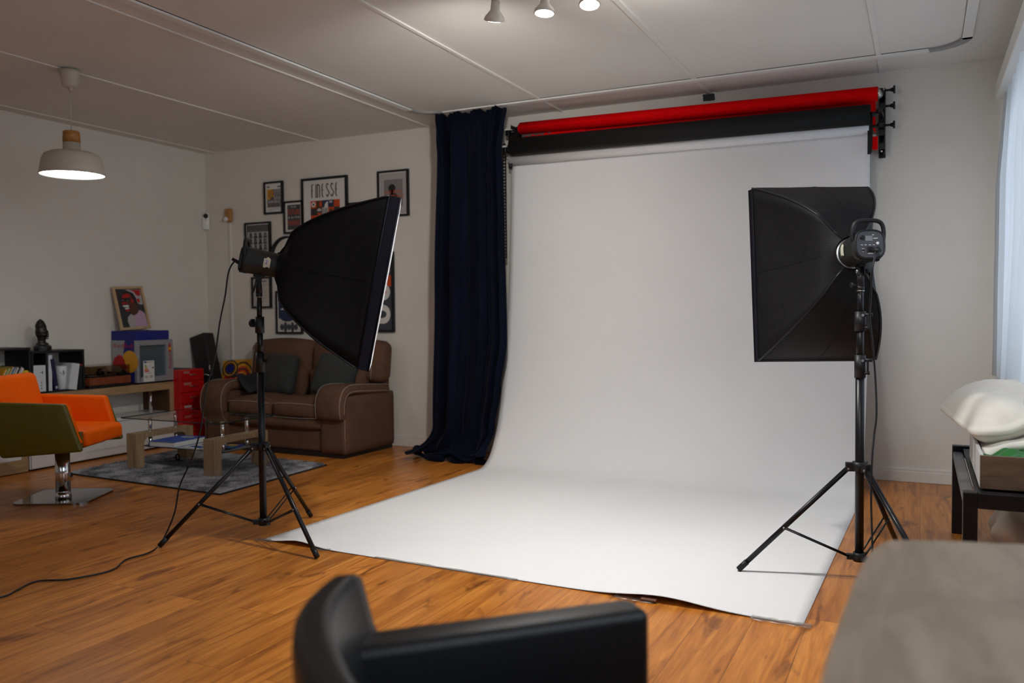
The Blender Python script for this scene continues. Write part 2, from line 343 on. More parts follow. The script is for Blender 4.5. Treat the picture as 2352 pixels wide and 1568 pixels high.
# text as mesh, fitted in a box of a plane
_TX = {}
def text_geo(s):
    if s in _TX: return _TX[s]
    cu = bpy.data.curves.new('t', 'FONT'); cu.body = s; cu.resolution_u = 4; ob = bpy.data.objects.new('t', cu); COL.objects.link(ob)
    dg = bpy.context.evaluated_depsgraph_get(); me = bpy.data.meshes.new_from_object(ob.evaluated_get(dg))
    vs = [(v.co.x, v.co.y) for v in me.vertices]; fs = [list(p.vertices) for p in me.polygons]
    bpy.data.objects.remove(ob); bpy.data.curves.remove(cu); bpy.data.meshes.remove(me)
    x0 = min(v[0] for v in vs); x1 = max(v[0] for v in vs); y0 = min(v[1] for v in vs); y1 = max(v[1] for v in vs)
    vs = [((x-x0)/(x1-x0), (y-y0)/(y1-y0)) for x, y in vs]; _TX[s] = (vs, fs); return _TX[s]
class Art:
    """flat shapes layered on a plane O + u U + v V, pushed out along N"""
    def __init__(self, mb, O, U, V, step=0.0005):
        self.mb = mb; self.O = Vector(O); self.U = Vector(U).normalized(); self.V = Vector(V).normalized(); self.N = self.U.cross(self.V); self.step = step
    def P(self, u, v, k): return self.O+self.U*u+self.V*v+self.N*(k*self.step)
    def poly(self, pts, m, k=1): self.mb.use(m).add([self.P(u, v, k) for u, v in pts], [list(range(len(pts)))])
    def rect(self, u0, v0, u1, v1, m, k=1): self.poly([(u0, v0), (u1, v0), (u1, v1), (u0, v1)], m, k)
    def ell(self, cu, cv, ru, rv, m, k=1, a0=0, a1=360, n=24):
        pts = [(cu+ru*math.cos(math.radians(a0+(a1-a0)*i/n)), cv+rv*math.sin(math.radians(a0+(a1-a0)*i/n))) for i in range(n+(a1-a0 < 360))]
        self.poly(pts, m, k)
    def text(self, s, u0, v0, u1, v1, m, k=1, vert=False):
        vs, fs = text_geo(s)
        if vert: pts = [self.P(u1-(u1-u0)*y, v0+(v1-v0)*x, k) for x, y in vs]
        else: pts = [self.P(u0+(u1-u0)*x, v0+(v1-v0)*y, k) for x, y in vs]
        self.mb.use(m).add(pts, fs)

def copy_tree(o, parent=None):
    c = o.copy(); COL.objects.link(c)
    if parent is not None: c.parent = parent
    for ch in [x for x in bpy.data.objects if x.parent == o]: copy_tree(ch, c)
    return c

# ================================================================== THE SETTING
XL, XR, YB, YF, ZC = -6.445, 0.62, 6.35, -1.95, 2.785
struct(MB(FLOOR).box(XL-.1, XR+.1, YF-.1, YB+.1, -0.08, 0.0), 'floor')
struct(MB(CEIL).box(XL-.1, XR+.3, YF-.3, YB+.1, ZC, ZC+0.1), 'ceiling')
struct(MB(WALL).box(XL-.1, XR+.3, YB, YB+0.12, -0.08, ZC), 'wall_back')
struct(MB(WALL).box(XL-.12, XL, YF-.3, YB, -0.08, ZC), 'wall_left')
def wall_holes(mb, fn, a0, a1, holes, z0, z1):
    a = a0
    for h0, h1, s, t in holes:
        fn(mb, a, h0, z0, z1); fn(mb, h0, h1, z0, s); fn(mb, h0, h1, t, z1); a = h1
    fn(mb, a, a1, z0, z1)
WR = [(-0.15, 2.45, 0.85, 2.45), (3.5, 6.0, 0.80, 2.40)]
m = MB(WALL); wall_holes(m, lambda b, p, q, z0, z1: b.box(XR, XR+0.2, p, q, z0, z1), YF-.1, YB, WR, -0.08, ZC); struct(m, 'wall_right')
m = MB(WALL); wall_holes(m, lambda b, p, q, z0, z1: b.box(p, q, YF-0.1, YF, z0, z1), XL, XR, [(-3.5, -0.9, 0.85, 2.35)], -0.08, ZC); struct(m, 'wall_front')
def window_x(name, y0, y1, z0, z1):
    m = MB(WFRAME); x0, x1 = XR+.06, XR+.12; t = .055
    m.box(x0, x1, y0, y1, z0, z0+t); m.box(x0, x1, y0, y1, z1-t, z1); m.box(x0, x1, y0, y0+t, z0+t, z1-t); m.box(x0, x1, y1-t, y1, z0+t, z1-t)
    ym = (y0+y1)/2; m.box(x0, x1, ym-.04, ym+.04, z0+t, z1-t)
    m.use(WFRAME).box(XR-.03, XR+.06, y0-.03, y1+.03, z0-.03, z0)
    o = struct(m, name)
    for a, b in ((y0+t, ym-.04), (ym+.04, y1-t)):
        p = MB(WPANE).add([(XR+.09, a, z0+t), (XR+.09, b, z0+t), (XR+.09, b, z1-t), (XR+.09, a, z1-t)], [(0, 1, 2, 3)]).build('pane', o)
window_x('window_1', 3.5, 6.0, .80, 2.40); window_x('window_2', -.15, 2.45, .85, 2.45)
m = MB(WFRAME); y0, y1 = YF-.08, YF-.03  # unseen rear window, added as the opening for the rear fill
m.box(-3.5, -.9, y0, y1, .85, .91); m.box(-3.5, -.9, y0, y1, 2.29, 2.35)
for x in (-3.5, -2.23, -.96): m.box(x, x+.06, y0, y1, .91, 2.29)
w3 = struct(m, 'added_fill_window')
for a, b in ((-3.44, -2.23), (-2.17, -.96)): MB(WPANE).add([(a, YF-.055, .91), (b, YF-.055, .91), (b, YF-.055, 2.29), (a, YF-.055, 2.29)], [(0, 1, 2, 3)]).build('pane', w3)
def bboard(mb, x0, x1, y0, y1):
    mb.box(x0, x1, y0, y1, 0, .075, .004)
    if y1-y0 < x1-x0: mb.box(x0, x1, y0+.005, y1, .075, .095, .003)
    else: mb.box(x0, x1-.005, y0, y1, .075, .095, .003)
m = MB(TRIM); bboard(m, XL, XR, YB-.014, YB); struct(m, 'baseboard_back')
m = MB(TRIM); bboard(m, XL, XL+.014, YF, YB-.014); struct(m, 'baseboard_left')
m = MB(TRIM); m.box(XR-.014, XR, YF, YB-.014, 0, .095, .004); struct(m, 'baseboard_right')
# cover strips over the joints of the ceiling boards
for i, (x, w) in enumerate(((-6.295, .020), (-5.035, .030), (-3.83, .012), (-2.605, .026), (-1.428, .034), (-0.255, .030))):
    m = MB(CEIL); t = .008
    m.box(x-w/2, x+w/2, YF, YB, ZC-t, ZC+.01, .002); struct(m, 'trim_%d' % (i+1))
m = MB(TRIM).box(-6.133, -6.108, YB-.016, YB, .095, 2.085, .003); struct(m, 'trim_7')

# ================================================================== CEILING
# curtain rail running round the studio corner
t = thing('curtain_rail', 'white curtain rail on the ceiling running round three sides of the photo area', 'curtain rail', (-1.7, 5.92, ZC))
w = .028; z0, z1 = ZC-.016, ZC-.0005
def railseg(x0, x1, y0, y1, along):
    m = MB(RAIL); m.box(x0, x1, y0, y1, z0, z1, .002)
    m.use(BLACKP)
    if along == 'y': m.box(x0-.0012, x0, y0, y1, z0+.012, z1); m.box(x1, x1+.0012, y0, y1, z0+.012, z1)
    else: m.box(x0, x1, y0-.0012, y0, z0+.012, z1); m.box(x0, x1, y1, y1+.0012, z0+.012, z1)
    part(m, 'rail_section', t, True)
railseg(-3.64-w, -3.64+w, 1.2, 5.72, 'y'); railseg(-3.44, .03, 5.92-w, 5.92+w, 'x'); railseg(.235-w, .235+w, 1.2, 5.76, 'y')
def bend(cx, cy, r, a0, a1):
    m = MB(RAILG); N = 10; vs = []
    for i in range(N+1):
        a = math.radians(a0+(a1-a0)*i/N)
        for rr, z in ((r-w, z0), (r+w, z0), (r+w, z1), (r-w, z1)): vs.append((cx+rr*math.cos(a), cy+rr*math.sin(a), z))
    fs = [(i*4+k, i*4+(k+1) % 4, i*4+4+(k+1) % 4, i*4+4+k) for i in range(N) for k in range(4)]+[(0, 1, 2, 3), (N*4, N*4+1, N*4+2, N*4+3)]
    m.add(vs, fs); o = part(m, 'rail_bend', t, True); o['label'] = 'grey curved corner piece'
bend(-3.44, 5.72, .2, 90, 180); bend(.035, 5.72, .2, 0, 90)
# spotlights, with two added fill lamps
bar = MB(RAIL).box(-1.9, -.95, 3.58, 3.62, ZC-.02, ZC, .003)
single(bar, 'spotlight_track', 'white ceiling track that carries the row of spotlights', 'track', (-1.42, 3.6, ZC))
LENS = emit_mat('lit_lens', (1.0, 0.98, 0.95), 14.0)
SPOTW = mat('spot_enamel', (0.70, 0.66, 0.58), 0.4, var=0.02)
def spotlight(loc, d, label, on=True):
    d = Vector(d).normalized(); t = thing('spotlight', label, 'spotlight', loc, 0, 'white spotlights on the ceiling')
    p = Vector(loc); q = p-d*.075
    m = MB(SPOTW); M = d.to_track_quat('Z', 'Y').to_matrix()
    prof = [(0, -.085), (.020, -.085), (.021, -.045), (.030, -.034), (.043, -.018), (.0475, -.004), (.046, 0), (.042, 0), (.042, -.006), (0, -.006)]
    m.lathe(prof, p, 24, M); part(m, 'lamp_head', t, True)
    m = MB(SPOTW); a = p-d*.08; up = Vector((p.x+.0, 3.60, ZC-.02)); b = Vector((a.x*.6+up.x*.4, a.y*.6+up.y*.4, a.z+.09))
    m.tube([a, a-d*.05, b, up], .019, 12); part(m, 'stem', t, True)
    m = MB(LENS); m.lathe([(0, 0.004), (.03, .003), (.0415, -.002)], p, 24, M); part(m, 'lens', t, True)
    return t
spotlight((-1.755, 3.485, 2.50), (-.30, .38, -1), 'white spotlight tilted away, leftmost of the row on the ceiling')
spotlight((-1.516, 3.505, 2.50), (-.02, -.10, -1), 'white spotlight hanging straight down in the middle of the ceiling row')
spotlight((-1.300, 3.498, 2.50), (.06, -.22, -1), 'white spotlight at the top edge, its stem out of frame')
spot_light('spot_lamp_a', (-1.765, 3.50, 2.48), (-.55, .75, -.38), 80, WARM, 118, 1.0)
spot_light('spot_lamp_b', (-1.516, 3.50, 2.48), (.0, .03, -1), 68, (1, .98, .955), 124, 1.0)
spot_light('spot_lamp_c', (-1.300, 3.48, 2.48), (.10, .0, -1), 68, (1, .98, .955), 124, 1.0)
spot_light('added_wall_spot', (-1.06, 3.55, 2.48), (.8, 1, -.70), 14, (.985, .99, 1.0), 105, 1.0, .14)  # added lamp without a fixture, brightens the right of the back wall
spot_light('unseen_wall_fill', (-.25, 1.9, 2.55), (.36, 1, -.52), 105, (.985, .99, 1.0), 58, 1.0, .16)  # added out of view to lift the wall right of the backdrop
spot_light('spot_lamp_e', (-1.06, 3.60, 2.54), (-.10, .40, .60), 27, (1, .98, .95), 120, 1.0)
# pendant
PX, PY = -4.995, 3.779
t = thing('pendant_lamp', 'white dome pendant lamp with a wooden collar, lit', 'pendant lamp', (PX, PY, ZC))
PEND = mat('pendant_enamel', (0.56, 0.52, 0.44), 0.5, var=0.02)
m = MB(PEND); m.lathe([(0, ZC-.001), (.064, ZC-.012), (.062, ZC-.03), (.046, 2.672), (.04, 2.668), (.014, 2.666), (.012, 2.645), (0, 2.645)], (PX, PY, 0), 28); part(m, 'canopy', t, True)
m = MB(PEND).cyl((PX, PY, 2.65), (PX, PY, 2.37), .0035, n=8); part(m, 'cord', t, True)
COLW = wood_mat('honey_wood', (0.34, 0.14, 0.025), (0.50, 0.24, 0.06), (10, 10, 10))
m = MB(COLW); m.lathe([(0, 2.383), (.046, 2.383), (.0505, 2.377), (.0535, 2.311), (0, 2.311)], (PX, PY, 0), 28); part(m, 'wooden_collar', t, True)
m = MB(PEND); m.lathe([(0, 2.308), (.052, 2.308), (.053, 2.262), (.075, 2.256), (.13, 2.246), (.165, 2.228), (.181, 2.195), (.190, 2.14), (.198, 2.098), (.193, 2.098), (.180, 2.15), (.14, 2.235), (0, 2.245)], (PX, PY, 0), 40); part(m, 'shade', t, True)
m = MB(emit_mat('pendant_diffuser_lit', (0.97, 0.99, 1.0), 7.0)); m.lathe([(0, 2.106), (.12, 2.107), (.192, 2.103)], (PX, PY, 0), 40); part(m, 'diffuser', t, True)
l = bpy.data.lights.new('pendant_lamp_light', 'SPOT'); l.energy = 5; l.color = (1, .97, .92); l.spot_size = math.radians(150); l.spot_blend = .5; l.shadow_soft_size = .12
o = bpy.data.objects.new('pendant_lamp_light', l); COL.objects.link(o); o.location = (PX, PY, 2.085)

# ================================================================== BACKDROP SYSTEM
# left and right wall brackets
t = thing('roller_bracket', 'black steel wall bracket with three winding knobs at the right end of the backdrop rolls', 'bracket', (-.245, YB, 2.43))
m = MB(BLACKM); m.box(-.268, -.226, YB-.012, YB-.0005, 2.205, 2.66, .002); m.box(-.268, -.262, YB-.10, YB-.012, 2.22, 2.655); m.box(-.232, -.226, YB-.10, YB-.012, 2.22, 2.655)
for z in (2.27, 2.36, 2.45, 2.54, 2.62): m.box(-.262, -.232, YB-.10, YB-.085, z-.02, z+.02)
m.use(STEEL); m.cyl((-.247, YB-.10, 2.235), (-.247, YB-.103, 2.235), .006, n=10); m.cyl((-.240, YB-.10, 2.42), (-.240, YB-.103, 2.42), .005, n=10)
part(m, 'wall_plate', t, True)
ROLLS = ((2.615, 6.15), (2.47, 6.09), (2.398, 6.19))
for (z, y), zz in zip(ROLLS, (2.640, 2.535, 2.408)):
    m = MB(BLACKM); m.box(-.262, -.236, y-.02, YB-.05, z-.014, z+.014, .003); m.cyl((-.275, y, z), (-.235, y, z), .014, n=12); part(m, 'hook_arm', t, True)
    m = MB(BLACKP); m.cyl((-.226, YB-.09, zz), (-.196, YB-.09, zz), .008, n=10); m.cyl((-.196, YB-.09, zz), (-.178, YB-.09, zz), .010, .016, n=12); m.cyl((-.178, YB-.09, zz), (-.166, YB-.09, zz), .027, n=10); part(m, 'winding_knob', t, True)
t = thing('roller_bracket', 'black perforated wall bracket behind the navy curtain at the left end of the rolls', 'bracket', (-2.97, YB, 2.5))
m = MB(BLACKM); m.box(-3.0, -2.955, YB-.012, YB-.0005, 2.32, 2.70, .002); m.box(-2.999, -2.993, YB-.12, YB-.012, 2.34, 2.69); part(m, 'wall_plate', t, True)
for (z, y) in ROLLS:
    m = MB(BLACKM); m.box(-2.998, -2.965, y-.025, YB-.05, z-.03, z+.012, .004); m.cyl((-2.99, y, z), (-2.925, y, z), .016, n=12)
    m.use(RAIL).box(-3.002, -2.955, y-.028, y+.028, z+.013, z+.024); part(m, 'hook_arm', t, True)
# hanging perforated chains
def bead_chain(x, y, za, zb, label):
    m = MB(BLACKP)
    for s in (-.012, .012): m.box(x+s-.0035, x+s+.0035, y-.003, y+.003, zb, za)
    z = zb
    while z < za: m.box(x-.012, x+.012, y-.003, y+.003, z, z+.011); z += .026
    return single(m, 'pull_chain', label, 'chain', (x, y, za), 'pull chains by the navy curtain')
bead_chain(-3.045, 6.20, 2.53, 1.62, 'black plastic ladder chain hanging beside the navy curtain, the longer of the pair')
bead_chain(-2.972, 6.165, 2.62, 2.335, 'short black plastic ladder chain at the left end of the black roll')
single(MB(mat('orange_cord', (.45, .20, .03), .7)).tube([(-3.066, 6.19, 2.40), (-3.07, 6.19, 2.0), (-3.074, 6.19, 1.5), (-3.08, 6.19, .9)], .0035, 6), 'cord', 'thin orange cord hanging along the right edge of the navy curtain', 'cord', (-3.07, 6.19, 2.40))
def roll_mb(mm, xa, xb, za, zb, y, r, core=.024):
    a, b = Vector((xa, y, za)), Vector((xb, y, zb)); mb = MB(mm); mb.cyl(a, b, r, n=40); return mb
# red roll
t = thing('paper_roll', 'red backdrop paper roll, topmost of the three under the ceiling', 'backdrop roll', (-1.6, 6.15, 2.615), 0, 'backdrop rolls on the wall brackets')
m = MB(REDP); a = Vector((-2.87, 6.15, 2.634)); b = Vector((-.268, 6.15, 2.597)); m.cyl(a, b, .0475, n=40); m.cyl(a-Vector((.014, 0, 0)), a, .034, .0475, n=40); part(m, 'paper_roll_body', t, True)
m = MB(STEEL); m.cyl((-.268, 6.15, 2.597), (-.240, 6.15, 2.597), .044, .018, n=24); part(m, 'core_end', t, True)
m = MB(REDP)   # loose end of the red paper hanging down behind the black roll
def redfn(u, v):
    x = -2.50+u*(2.50-.283); z = 2.60-v*(.150 if u < .975 else .26); y = 6.192+.004*math.sin(u*9)
    if u > .985 and v > .7: z += .03*(v-.7)
    return (x, y, z)
m.slab(redfn, 40, 8, (0, .0006, 0)); part(m, 'hanging_sheet', t, True)
m = MB(REDP); jag = [(-2.86, 2.52)]; random.seed(3)
for i in range(19): jag.append((-2.86+.50*i/18, 2.560+.026*i/18+(.012 if i % 2 else 0)+random.random()*.010))
jag += [(-2.34, 2.585), (-2.325, 2.56), (-2.30, 2.52)]
m.prism(jag, lambda u, v, w: (u, 6.17+w, v), 0, .001)
o = part(m, 'torn_edge', t, True); o['label'] = 'torn ragged strip of red paper'
m = MB(REDP).box(-.305, -.270, 6.22, 6.235, 2.245, 2.335, .006); m.use(cCREAM).box(-.302, -.28, 6.22, 6.232, 2.333, 2.345)
single(m, 'paper_clip', 'small red clamp beside the right bracket, below the red roll', 'clamp', (-.29, 6.23, 2.29))
# black roll
t = thing('paper_roll', 'black backdrop paper roll, thickest of the three and in the middle', 'backdrop roll', (-1.6, 6.10, 2.47), 0, 'backdrop rolls on the wall brackets')
m = MB(BLKP); m.cyl((-2.925, 6.09, 2.485), (-.31, 6.09, 2.453), .068, n=44); part(m, 'paper_roll_body', t, True)
m = MB(BLACKP); m.cyl((-.31, 6.09, 2.453), (-.276, 6.09, 2.453), .017, n=16); part(m, 'core_end', t, True)
m = MB(BLACKP).cyl((-2.96, 6.09, 2.485), (-2.925, 6.09, 2.485), .017, n=16); part(m, 'core_end', t, True)
m = MB(BLKP); m.slab(lambda u, v: (-.330+.031*u-.012*max(0, v-.85)*u*5, 6.150+.004*math.sin(v*5), 2.45-v*.245), 6, 10, (0, .0006, 0)); part(m, 'hanging_sheet', t, True)
# white roll with the sweep
t = thing('white_backdrop', 'white seamless paper backdrop hanging from its roll and sweeping out over the floor', 'backdrop', (-1.7, 6.245, 2.405))
m = MB(PAPER); m.cyl((-2.985, 6.19, 2.405), (-.322, 6.19, 2.392), .046, n=40); part(m, 'paper_roll_body', t, True)
m = MB(BLACKP); m.cyl((-.322, 6.19, 2.392), (-.276, 6.19, 2.392), .010, n=12); part(m, 'core_end', t, True)
prof = [(6.236, 2.400), (6.222, 2.2), (6.185, 1.7), (6.137, 1.24), (6.075, .85), (6.00, .55), (5.945, .37), (5.885, .225), (5.80, .10), (5.72, .036), (5.632, .008), (5.50, .0035), (5.2, .0035), (4.8, .0035), (4.4, .0035), (4.0, .0035), (3.75, .0035), (3.6, .0035), (3.5, .0035), (3.44, .0035), (3.38, .0035)]
def smooth_prof(pr, n):
    out = []
    for i in range(len(pr)-1):
        p0 = pr[max(i-1, 0)]; p1 = pr[i]; p2 = pr[i+1]; p3 = pr[min(i+2, len(pr)-1)]
        for k in range(n):
            s = k/n
            out.append(tuple(.5*((2*p1[j])+(-p0[j]+p2[j])*s+(2*p0[j]-5*p1[j]+4*p2[j]-p3[j])*s*s+(-p0[j]+3*p1[j]-3*p2[j]+p3[j])*s**3) for j in (0, 1)))
    out.append(pr[-1]); return out
PR = smooth_prof(prof, 3); NPR = len(PR)
def sweep_pt(u, v):
    i = min(int(round(v*(NPR-1))), NPR-1); y, z = PR[i]
    k = max(0, min(1, (5.632-y)/(5.632-3.38)))            # along the floor part
    xl = -3.0+.012*(2.4-z)/2.4-.108*k-.0; xr = -.318-.012*(1-min(1, z/1.0))-.060*k
    yy = y if k == 0 else y-k*.11*u+k*.012
    z = max(z, .0035) if k > 0 else z
    # the front edge lifts between the bits of tape
    e = max(0, (k-.80)/.20)**1.6
    lift = .022*math.exp(-((u-.09)/.045)**2)+.026*math.exp(-((u-.80)/.075)**2)
    z += e*lift
    # soft ripples of the hanging sheet
    if k == 0: yy += .006*math.sin(u*7+z*1.5)*min(1, max(0, 2.3-z))
    return (xl+(xr-xl)*u, yy, z)
m = MB(PAPER); m.slab(sweep_pt, 61, NPR, (0, .0007, -.0007)); part(m, 'paper_sheet', t, True)
TAPE = pane_mat('clear_tape', (.93, .92, .90), .12, .30)
def tape(px, py, L, W, ang, label):
    m = MB(TAPE); M = Matrix.LocRotScale(Vector((px, py, .0052)), Euler((0, 0, math.radians(ang))), None)
    m.slab(lambda u, v: M @ Vector(((u-.5)*L, (v-.5)*W+.004*math.sin(u*23), .0008*math.sin(u*31+v*9))), 14, 4, (0, 0, .0005))
    single(m, 'tape_strip', label, 'tape', (px, py, .005), 'tape strips holding down the front edge of the white paper')
TL = 'clear tape strip on the white paper front edge, '
tape(-3.07, 3.385, .12, .05, -3, TL+'at its left corner')
tape(-2.70, 3.37, .10, .05, -3, TL+'by the left stand foot')
tape(-1.98, 3.345, .78, .028, -2.6, TL+'long piece left of middle')
tape(-1.05, 3.30, .17, .05, -3, TL+'right of the black armchair')
tape(-.47, 3.278, .22, .05, -2, TL+'at its right corner')
single(MB(mat('brown_tape', (.16, .07, .04), .5)).box(-1.02, -.955, 3.288, 3.318, .0055, .014, .002), 'tape_scrap', 'crumpled scrap of brown tape on the front edge of the white paper', 'tape', (-.99, 3.3, .006))

# dark box in the wall above the rolls
t = thing('junction_box', 'open black junction box set in the wall above the red roll', 'junction box', (-1.425, YB, 2.75))
m = MB(BLKBOX); m.box(-1.474, -1.376, YB-.006, YB-.0005, 2.722, 2.784); part(m, 'box', t, True)
m = MB(CEIL); random.seed(5); N_ = 36; ring_o = []; ring_i = []
for i in range(N_):
    f = 4*i/N_; sd = int(f); g_ = f-sd; cx = [(-1+2*g_, -1), (1, -1+2*g_), (1-2*g_, 1), (-1, 1-2*g_)][sd]
    e1 = 1.0+.12*random.random(); ring_o.append((-1.425+.0525*cx[0]*e1, YB-.009, 2.752+.033*cx[1]*min(e1, 1.02))); e2 = .93-.10*random.random(); ring_i.append((-1.425+.050*cx[0]*e2, YB-.009, 2.752+.030*cx[1]*e2))
m.add(ring_o+ring_i, [(i, (i+1) % N_, N_+(i+1) % N_, N_+i) for i in range(N_)]); m.add([(p[0], YB-.0005, p[2]) for p in ring_o]+ring_o, [(i, (i+1) % N_, N_+(i+1) % N_, N_+i) for i in range(N_)])
for i in range(0):
    x = -1.478+.106*random.random(); side = i % 3
    if side == 0: m.box(x, x+.012, YB-.009, YB-.0005, 2.714+.006*random.random(), 2.724)
    elif side == 1: z = 2.72+.06*random.random(); m.box(-1.481, -1.472, YB-.009, YB-.0005, z, z+.01)
    else: z = 2.72+.06*random.random(); m.box(-1.381, -1.368+.004*random.random(), YB-.009, YB-.0005, z, z+.008)
part(m, 'plaster_rim', t, True)

# navy curtain
def navy_pt(u, v):
    z = 2.757*(1-v)
    # left and right edges from top to bottom
    def key(ks, q):
        for (a, p), (b, r) in zip(ks, ks[1:]):
            if q <= b: f = (q-a)/(b-a); f = f*f*(3-2*f); return p+(r-p)*f
        return ks[-1][1]
    x0 = key([(0, -3.525), (.06, -3.505), (.12, -3.49), (.5, -3.525), (.9, -3.56), (1, -3.63)], v)
    x1 = key([(0, -2.868), (.05, -2.895), (.12, -2.918), (.3, -2.905), (.65, -2.89), (.78, -2.945), (.9, -3.0), (1, -3.04)], v)
    head = max(0, 1-v/.085)                                   # gathered heading
    ph = 2*PI*(5.0*u+.42*math.sin(5.2*u+.8)+.05*math.sin(3*v+6*u))
    amp = (.030+.018*math.sin(7*u+1))*(1-.55*head)
    y = 5.905+amp*math.sin(ph)+.35*amp*math.sin(2.7*ph+.9+1.2*v)
    y += .011*head*math.sin(2*PI*23*u+.5*math.sin(11*u))
    q = max(0, math.sin(PI*min(1, v/.22)))*.5; y += .006*q*math.sin(2*PI*14*u+2)
    x = x0+(x1-x0)*u+.014*math.cos(ph)*min(1, v*4)
    z += head*(.010*math.sin(u*24)+.006*math.sin(u*61))-.016*(u < .04)*head
    b = max(0, (v-.90)/.10)
    if b > 0:                                                 # breaks and piles up on the floor
        fold = math.sin(u*13+1.1)
        y -= .11*b*b*(1+.5*fold)+.035*b*math.sin(u*24+5*b); x += -.10*b*b*(1-u)**2+.03*b*math.sin(u*17+3*b)
        z = max(.010, z)+b*b*(.035+.030*math.sin(u*15+.4)+.018*math.sin(u*31+2))
    return (x, y, z)
m = MB(NAVY); m.slab(navy_pt, 220, 110, (0, .003, 0))
t = thing('navy_curtain', 'floor length navy velvet curtain bunched beside the white backdrop', 'curtain', (-3.2, 5.92, ZC-.02))
part(m, 'curtain_panel', t, True)
m = MB(NAVY)   # hem rolled up on the floor
def hem(pts, rr, w):
    N = 40; vs = []
    for i in range(N):
        f = i/(N-1)*(len(pts)-1); k = min(int(f), len(pts)-2); f -= k
        p0 = Vector(pts[max(k-1, 0)]); p1 = Vector(pts[k]); p2 = Vector(pts[k+1]); p3 = Vector(pts[min(k+2, len(pts)-1)])
        vs.append(.5*((2*p1)+(p2-p0)*f+(2*p0-5*p1+4*p2-p3)*f*f+(3*p1-p0-3*p2+p3)*f**3))
    m.tube(vs, rr, 14, rr=[max(.004, rr*(.75+.35*math.sin(w*i/N*6+w))*min(1, (i+1)/4, (N-i)/4)) for i in range(N)])
hem([(-3.755, 5.965, .05), (-3.72, 5.90, .045), (-3.62, 5.84, .028), (-3.50, 5.80, .026), (-3.40, 5.805, .03)], .040, 1.3)
hem([(-3.44, 5.84, .055), (-3.36, 5.80, .032), (-3.27, 5.785, .026), (-3.17, 5.80, .03), (-3.10, 5.84, .06)], .036, 2.1)
hem([(-3.14, 5.83, .028), (-3.08, 5.80, .022), (-3.03, 5.80, .022), (-2.99, 5.84, .028)], .030, .7)
hem([(-3.66, 5.92, .06), (-3.52, 5.87, .075), (-3.38, 5.87, .05), (-3.22, 5.86, .07), (-3.08, 5.87, .05)], .045, 1.9)
part(m, 'puddled_hem', t, True)
for i in range(9):
    x = -3.51+.625*i/8; m = MB(STEEL).tube([(x, 5.92, 2.755), (x, 5.915, ZC-.017)], .003, 6); part(m, 'glider', t, True)

